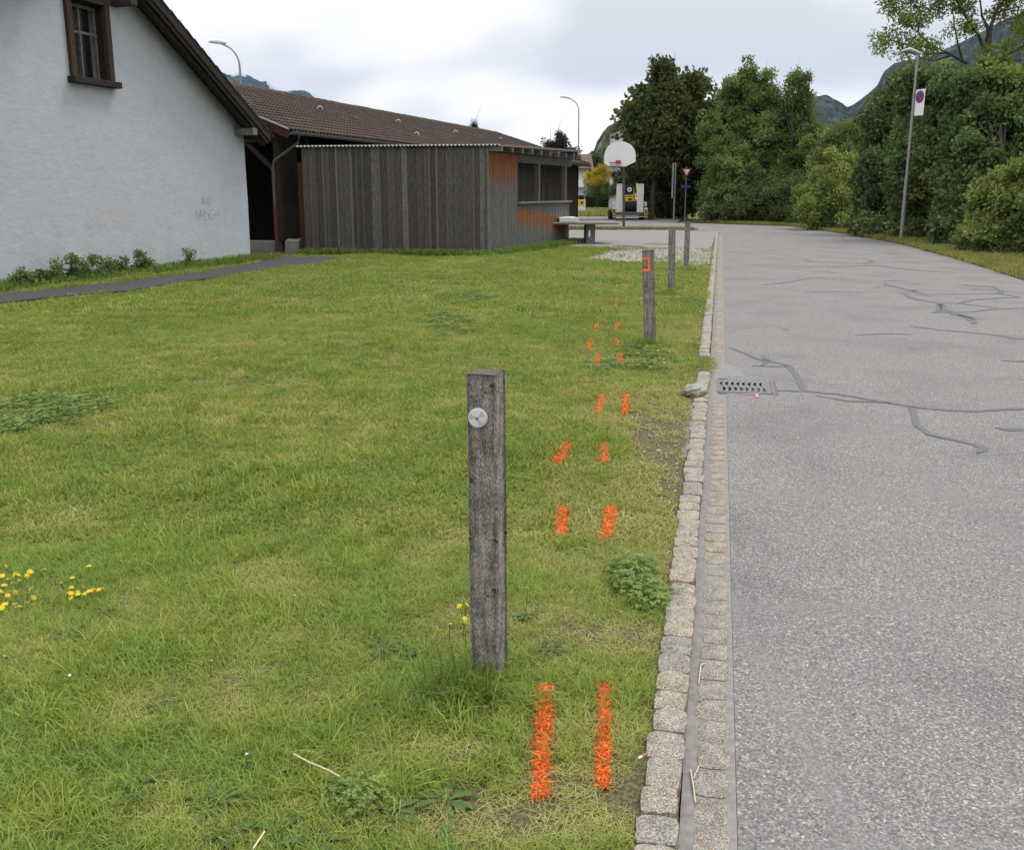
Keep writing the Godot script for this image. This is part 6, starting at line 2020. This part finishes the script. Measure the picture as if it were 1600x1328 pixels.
func clover_shape(sd: int) -> ArrayMesh:
	var r := RandomNumberGenerator.new()
	r.seed = sd
	var b := MB.new()
	for i in 16:
		var a := r.randf() * TAU
		var p := Vector3(cos(a) * 0.06 * sqrt(r.randf()), r.randf_range(0.02, 0.075), sin(a) * 0.06 * sqrt(r.randf()))
		var t := r.randf_range(0.75, 1.3)
		b.col = Color(t, t, t)
		var up := Vector3(r.randfn() * 0.35, 1, r.randfn() * 0.35).normalized()
		for k in 3:
			var a2 := TAU * k / 3 + a
			var d := (Vector3(cos(a2), 0, sin(a2)) - up * up.dot(Vector3(cos(a2), 0, sin(a2)))).normalized()
			var s := d.cross(up) * 0.006
			b.quad(p, p + d * 0.007 + s, p + d * 0.014, p + d * 0.007 - s)
	return b.commit()

func build_grass() -> void:
	var root := thing("grass", "mown lawn grass mixed green and straw coloured", "grass")
	root.set_meta("kind", "stuff")
	var shapes := {
		"near": [tuft(1, 16, 0.034, 0.018, 0.050, 0.0024, 1.9, 0.22), tuft(2, 15, 0.034, 0.02, 0.060, 0.0028, 1.5, 0.14), tuft(3, 15, 0.036, 0.012, 0.042, 0.0024, 3.0, 0.42), tuft(7, 9, 0.034, 0.04, 0.105, 0.0030, 1.3, 0.10)],
		"mid": [tuft(4, 21, 0.06, 0.02, 0.055, 0.0046, 1.8, 0.22), tuft(5, 20, 0.06, 0.022, 0.06, 0.0048, 1.4, 0.14), tuft(6, 20, 0.06, 0.015, 0.045, 0.0046, 2.8, 0.40), tuft(8, 16, 0.05, 0.05, 0.11, 0.0055, 0.9, 0.05)],
		"far": [tuft(9, 26, 0.12, 0.035, 0.065, 0.0105, 1.5, 0.16), tuft(10, 26, 0.13, 0.035, 0.075, 0.011, 1.1, 0.10), tuft(11, 24, 0.13, 0.025, 0.055, 0.0105, 2.2, 0.34), tuft(12, 20, 0.12, 0.05, 0.12, 0.011, 0.9, 0.05)]}
	var f1 := FastNoiseLite.new()
	f1.seed = 31; f1.frequency = 0.42; f1.fractal_octaves = 3
	var f2 := FastNoiseLite.new()
	f2.seed = 32; f2.frequency = 2.1; f2.fractal_octaves = 3
	var f3 := FastNoiseLite.new()
	f3.seed = 33; f3.frequency = 0.9; f3.fractal_octaves = 2
	# patches of clover and other dark weeds: [centre, rx, rz]
	var weeds := []
	for q in [[70, 640, 95, 26], [30, 662, 50, 14], [720, 468, 42, 9], [700, 502, 40, 10], [715, 515, 25, 8], [1000, 905, 55, 30], [1020, 925, 40, 20], [1010, 560, 45, 18], [1085, 472, 32, 8], [950, 572, 40, 12], [540, 1225, 50, 16], [545, 1250, 40, 18]]:
		var c := ground_at(q[0], q[1], 0.04)
		var e := ground_at(q[0], q[1] + q[3], 0.04)
		weeds.append([c, q[2] * -c.z / 1602.0, absf(c.z - e.z)])
	var bufs := {}
	for z in shapes:
		bufs[z] = []
		for k in 4: bufs[z].append(PackedFloat32Array())
	var clover := PackedFloat32Array()
	var green := Color(0.262, 0.322, 0.064)
	var lush := Color(0.208, 0.298, 0.063)
	var straw := Color(0.405, 0.395, 0.155)
	var bands := [[1.5, 4.6, 2700.0, "near"], [4.6, 8.5, 1350.0, "mid"], [8.5, 14.0, 620.0, "mid"], [14.0, 33.0, 230.0, "far"]]
	for band in bands:
		var r0: float = band[0]
		var r1: float = band[1]
		var zone: String = band[3]
		# depth band, from past the frame's left edge to the kerb
		var x0 := -0.56 * r1 - 1.2
		var x1 := 0.23 * r1 + 0.2
		var n := int((x1 - x0) * (r1 - r0) * band[2])
		for i in n:
			var x := rng.randf_range(x0, x1)
			var z := -rng.randf_range(r0, r1)
			if x < 0.56 * z - 1.2: continue
			var q := to_k(Vector3(x, 0, z))
			var over := -0.118 + (0.02 if q.x < 9.4 else 0.0)
			if q.x > 9.5 and q.x < 10.4: over = 0.04
			if rng.randf() < 0.06: over += 0.022
			if q.y > over: continue
			var sparse := 1.0
			if q.y > -0.2: sparse = 0.6
			var p2 := Vector2(x, z)
			if r0 > 13.0:
				if Geometry2D.is_point_in_polygon(p2, path_poly) or Geometry2D.is_point_in_polygon(p2, court_poly): continue
				if Geometry2D.is_point_in_polygon(p2, gravel_poly) and rng.randf() < 0.93: continue
				if (Vector3(x, 0, z) - HC).dot(HN) < 0.1: continue
				if z < -27.4 and x < 1.95 and (Vector3(x, 0, z) - SB).cross(SC - SB).y * 1.0 < 0.0 and x < -0.6: continue
				if z < -27.6 and (Vector3(x, 0, z) - SB).x < (SC.x - SB.x) * (z - SB.z) / (SC.z - SB.z): continue
				if z < -31.5: continue
			var a := f1.get_noise_2d(x, z)
			var b := f2.get_noise_2d(x, z)
			var c3 := f3.get_noise_2d(x, z)
			var dry := clampf(0.42 + a * 0.5 + b * 0.7 + rng.randfn() * 0.12, 0, 1)
			if q.y > -1.3: dry = clampf(dry + 0.22 * (1.0 + q.y / 1.3), 0, 1)
			var weed := false
			for w in weeds:
				var dx: float = (x - w[0].x) / w[1]
				var dz: float = (z - w[0].z) / w[2]
				if dx * dx + dz * dz + b * 1.6 + rng.randfn() * 0.25 < 0.75:
					weed = true
					break
			for e in bare:
				var dx: float = (x - e[0].x) / e[1]
				var dz: float = (z - e[0].z) / e[2]
				var dd := dx * dx + dz * dz + b * 0.8
				if dd < 1.6:
					var k: float = e[3] * smoothstep(1.6, 0.5, dd)
					sparse *= 1.0 - k * 0.94
					dry = minf(1.0, dry + k)
			if c3 < -0.33 and zone == "near": sparse *= 0.72
			if rng.randf() > sparse: continue
			if zone != "far" or q.y > -4.0:
				if in_mark(x, z) and rng.randf() < 0.82: continue
			var y := lawn_height(x, z) - 0.003
			if weed and rng.randf() < (0.2 if zone == "near" else 0.42):
				var sc := rng.randf_range(0.8, 1.35) * (1.0 if zone == "near" else 0.9)
				push(clover, Basis(Vector3.UP, rng.randf() * TAU).scaled(Vector3(sc, minf(sc, 1.0), sc)), Vector3(x, y - 0.008, z), Color(0.165, 0.245, 0.058) * rng.randf_range(0.8, 1.3))
				if zone == "near" and rng.randf() < 0.6: continue
			var col := lush.lerp(green, clampf(dry * 2.2, 0, 1)).lerp(straw, clampf(dry * 1.4 - 0.62, 0, 0.72))
			col *= rng.randf_range(0.84, 1.2)
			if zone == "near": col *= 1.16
			if weed: col = col.lerp(Color(0.165, 0.25, 0.058), 0.6)
			var kind := 0
			var roll := rng.randf()
			if roll < 0.16 + dry * 0.6: kind = 2
			elif roll < 0.62: kind = 1
			if c3 > 0.12 and dry < 0.5 and rng.randf() < (0.10 if zone == "near" else 0.07): kind = 3
			var s := rng.randf_range(0.75, 1.2) * (1.0 + 0.25 * c3)
			if q.y > -0.16: s *= 0.8
			push(bufs[zone][kind], Basis.from_euler(Vector3(rng.randfn() * 0.12, rng.randf() * TAU, rng.randfn() * 0.12)).scaled(Vector3(s, s * rng.randf_range(0.8, 1.15), s)), Vector3(x, y, z), col)
	# taller uncut grass round the posts, along the shed and the wall
	var tall := PackedFloat32Array()
	for q in [[735, 1066, 0.06, 14], [742, 1090, 0.07, 46], [700, 1075, 0.1, 20], [1016, 546, 0.2, 70], [1049, 462, 0.2, 50], [1072, 425, 0.2, 40], [1085, 474, 0.3, 50]]:
		var c := ground_at(q[0], q[1], 0.03)
		for i in q[3]:
			var p: Vector3 = c + Vector3(rng.randfn(), 0, rng.randfn()) * float(q[2]) * 0.55
			p.y = lawn_height(p.x, p.z)
			if to_k(p).y > -0.13: continue
			var s := rng.randf_range(0.85, 1.5)
			push(tall, Basis.from_euler(Vector3(rng.randfn() * 0.1, rng.randf() * TAU, rng.randfn() * 0.1)).scaled(Vector3(s, s, s)), p, Color(0.175, 0.255, 0.055) * rng.randf_range(0.85, 1.2))
	var farm := PackedFloat32Array()
	for i in 2600:
		var p: Vector3
		if i % 3 == 0: p = SA.lerp(SB, rng.randf()) + Vector3(0.0, 0, rng.randf_range(0.0, 0.9))
		elif i % 3 == 1: p = SB.lerp(SC, rng.randf()) + Vector3(rng.randf_range(0.0, 0.7), 0, 0)
		else: p = H(rng.randf_range(-0.3, 10.0), 0, rng.randf_range(0.08, 0.75))
		if Geometry2D.is_point_in_polygon(Vector2(p.x, p.z), path_poly): continue
		p.y = 0.03
		var s := rng.randf_range(0.9, 2.0)
		push(farm, Basis(Vector3.UP, rng.randf() * TAU).scaled(Vector3(s, s, s)), p, Color(0.16, 0.24, 0.055) * rng.randf_range(0.8, 1.25))
	# verge across the road, weed strip behind the court, yard beyond
	for i in 5200:
		var t := rng.randf()
		var p: Vector3
		if i < 3800:
			var edge := [ground_at(1600, 438), ground_at(1500, 406), ground_at(1408, 381), ground_at(1330, 367), ground_at(1240, 354), ground_at(1100, 348.6)]
			var k := pow(t, 0.8) * 4.999
			p = edge[int(k)].lerp(edge[int(k) + 1], k - int(k)) + Vector3(rng.randf_range(0.04, 1.9), 0, -rng.randf_range(0, 0.6))
		elif i < 4600: p = ground_at(890, 360).lerp(ground_at(1085, 361), t) + Vector3(0, 0, -rng.randf_range(0.1, 1.2))
		else: p = Vector3(rng.randf_range(2.0, 12.0), 0, rng.randf_range(-96, -74))
		p.y = 0.03 if i < 4600 else -0.05
		var s := rng.randf_range(0.9, 1.7) * (1.0 if i < 4600 else 2.6)
		push(farm, Basis(Vector3.UP, rng.randf() * TAU).scaled(Vector3(s, s, s)), p, Color(0.21, 0.235, 0.058).lerp(Color(0.32, 0.29, 0.11), rng.randf() * 0.7) * rng.randf_range(0.8, 1.2))
	for z in shapes:
		for k in 4:
			if bufs[z][k].size(): scatter(root, "blades", shapes[z][k], M.blade, bufs[z][k])
	scatter(root, "tall_blades", shapes.near[3], M.blade, tall)
	scatter(root, "margin_blades", shapes.far[3], M.blade, farm)
	var cv := scatter(self, "clover", clover_shape(5), M.leaf, clover)
	tag(cv, "dark green patches of clover in the lawn", "clover", "", "stuff")

# ---------------------------------------------------------------- twigs, straws, a cigarette end
func build_litter() -> void:
	var sticks := [
		["pale dry twig lying in the grass, longer of two", [[458, 1178, 0.07], [485, 1192, 0.075], [512, 1203, 0.07], [530, 1213, 0.065]], 0.0024],
		["pale dry twig in the grass beside the dandelions", [[395, 1326, 0.075], [413, 1299, 0.07]], 0.0026],
		["bent dry straw lying in the gutter", [[1092, 1068, 0.008], [1095, 1040, 0.012], [1101, 1036, 0.01]], 0.002],
		["long dry grass stem lying in the gutter", [[1079, 1202, 0.008], [1084, 1230, 0.012], [1087, 1254, 0.006]], 0.002],
		["thin green stem in the gutter beside the long dry one", [[1084, 1216, 0.01], [1093, 1196, 0.008]], 0.0015]]
	for s in sticks:
		var pts := []
		var rd := []
		for q in s[1]:
			pts.append(ground_at(q[0], q[1], q[2])); rd.append(s[2])
		var b := MB.new()
		b.tube(pts, rd, 6)
		tag(part(self, "dry_straw", b.commit(), M.straw), s[0], "straw")
	var c := thing("cigarette_end", "cigarette end with an orange filter lying by the kerb", "cigarette end", ground_at(1003, 1182, 0.06), Basis(Vector3.UP, 0.5))
	var a := MB.new()
	a.tube([Vector3(0, 0, 0), Vector3(0.018, 0.004, 0)], [0.004, 0.004], 8)
	part(c, "filter", a.commit(), mat(lin(0.45, 0.18, 0.05), 0.8))
	var w := MB.new()
	w.tube([Vector3(-0.012, -0.002, 0), Vector3(0, 0, 0)], [0.004, 0.004], 8)
	part(c, "paper", w.commit(), M.white)
	for q in [[1098, 1091, 0.007], [1094, 1094, 0.005], [880, 875, 0.012]]:
		var st := stone_shape(int(q[1]), Vector3(q[2] * 2, q[2], q[2] * 1.6), q[2] * 0.5)
		tag(part(self, "grit_stone", st, M.rock, Transform3D(Basis(), ground_at(q[0], q[1], 0.008))), "small pale stone lying in the gutter" if q[1] > 1000 else "small pale stone in the grass near the kerb", "stone", "small pale stones")
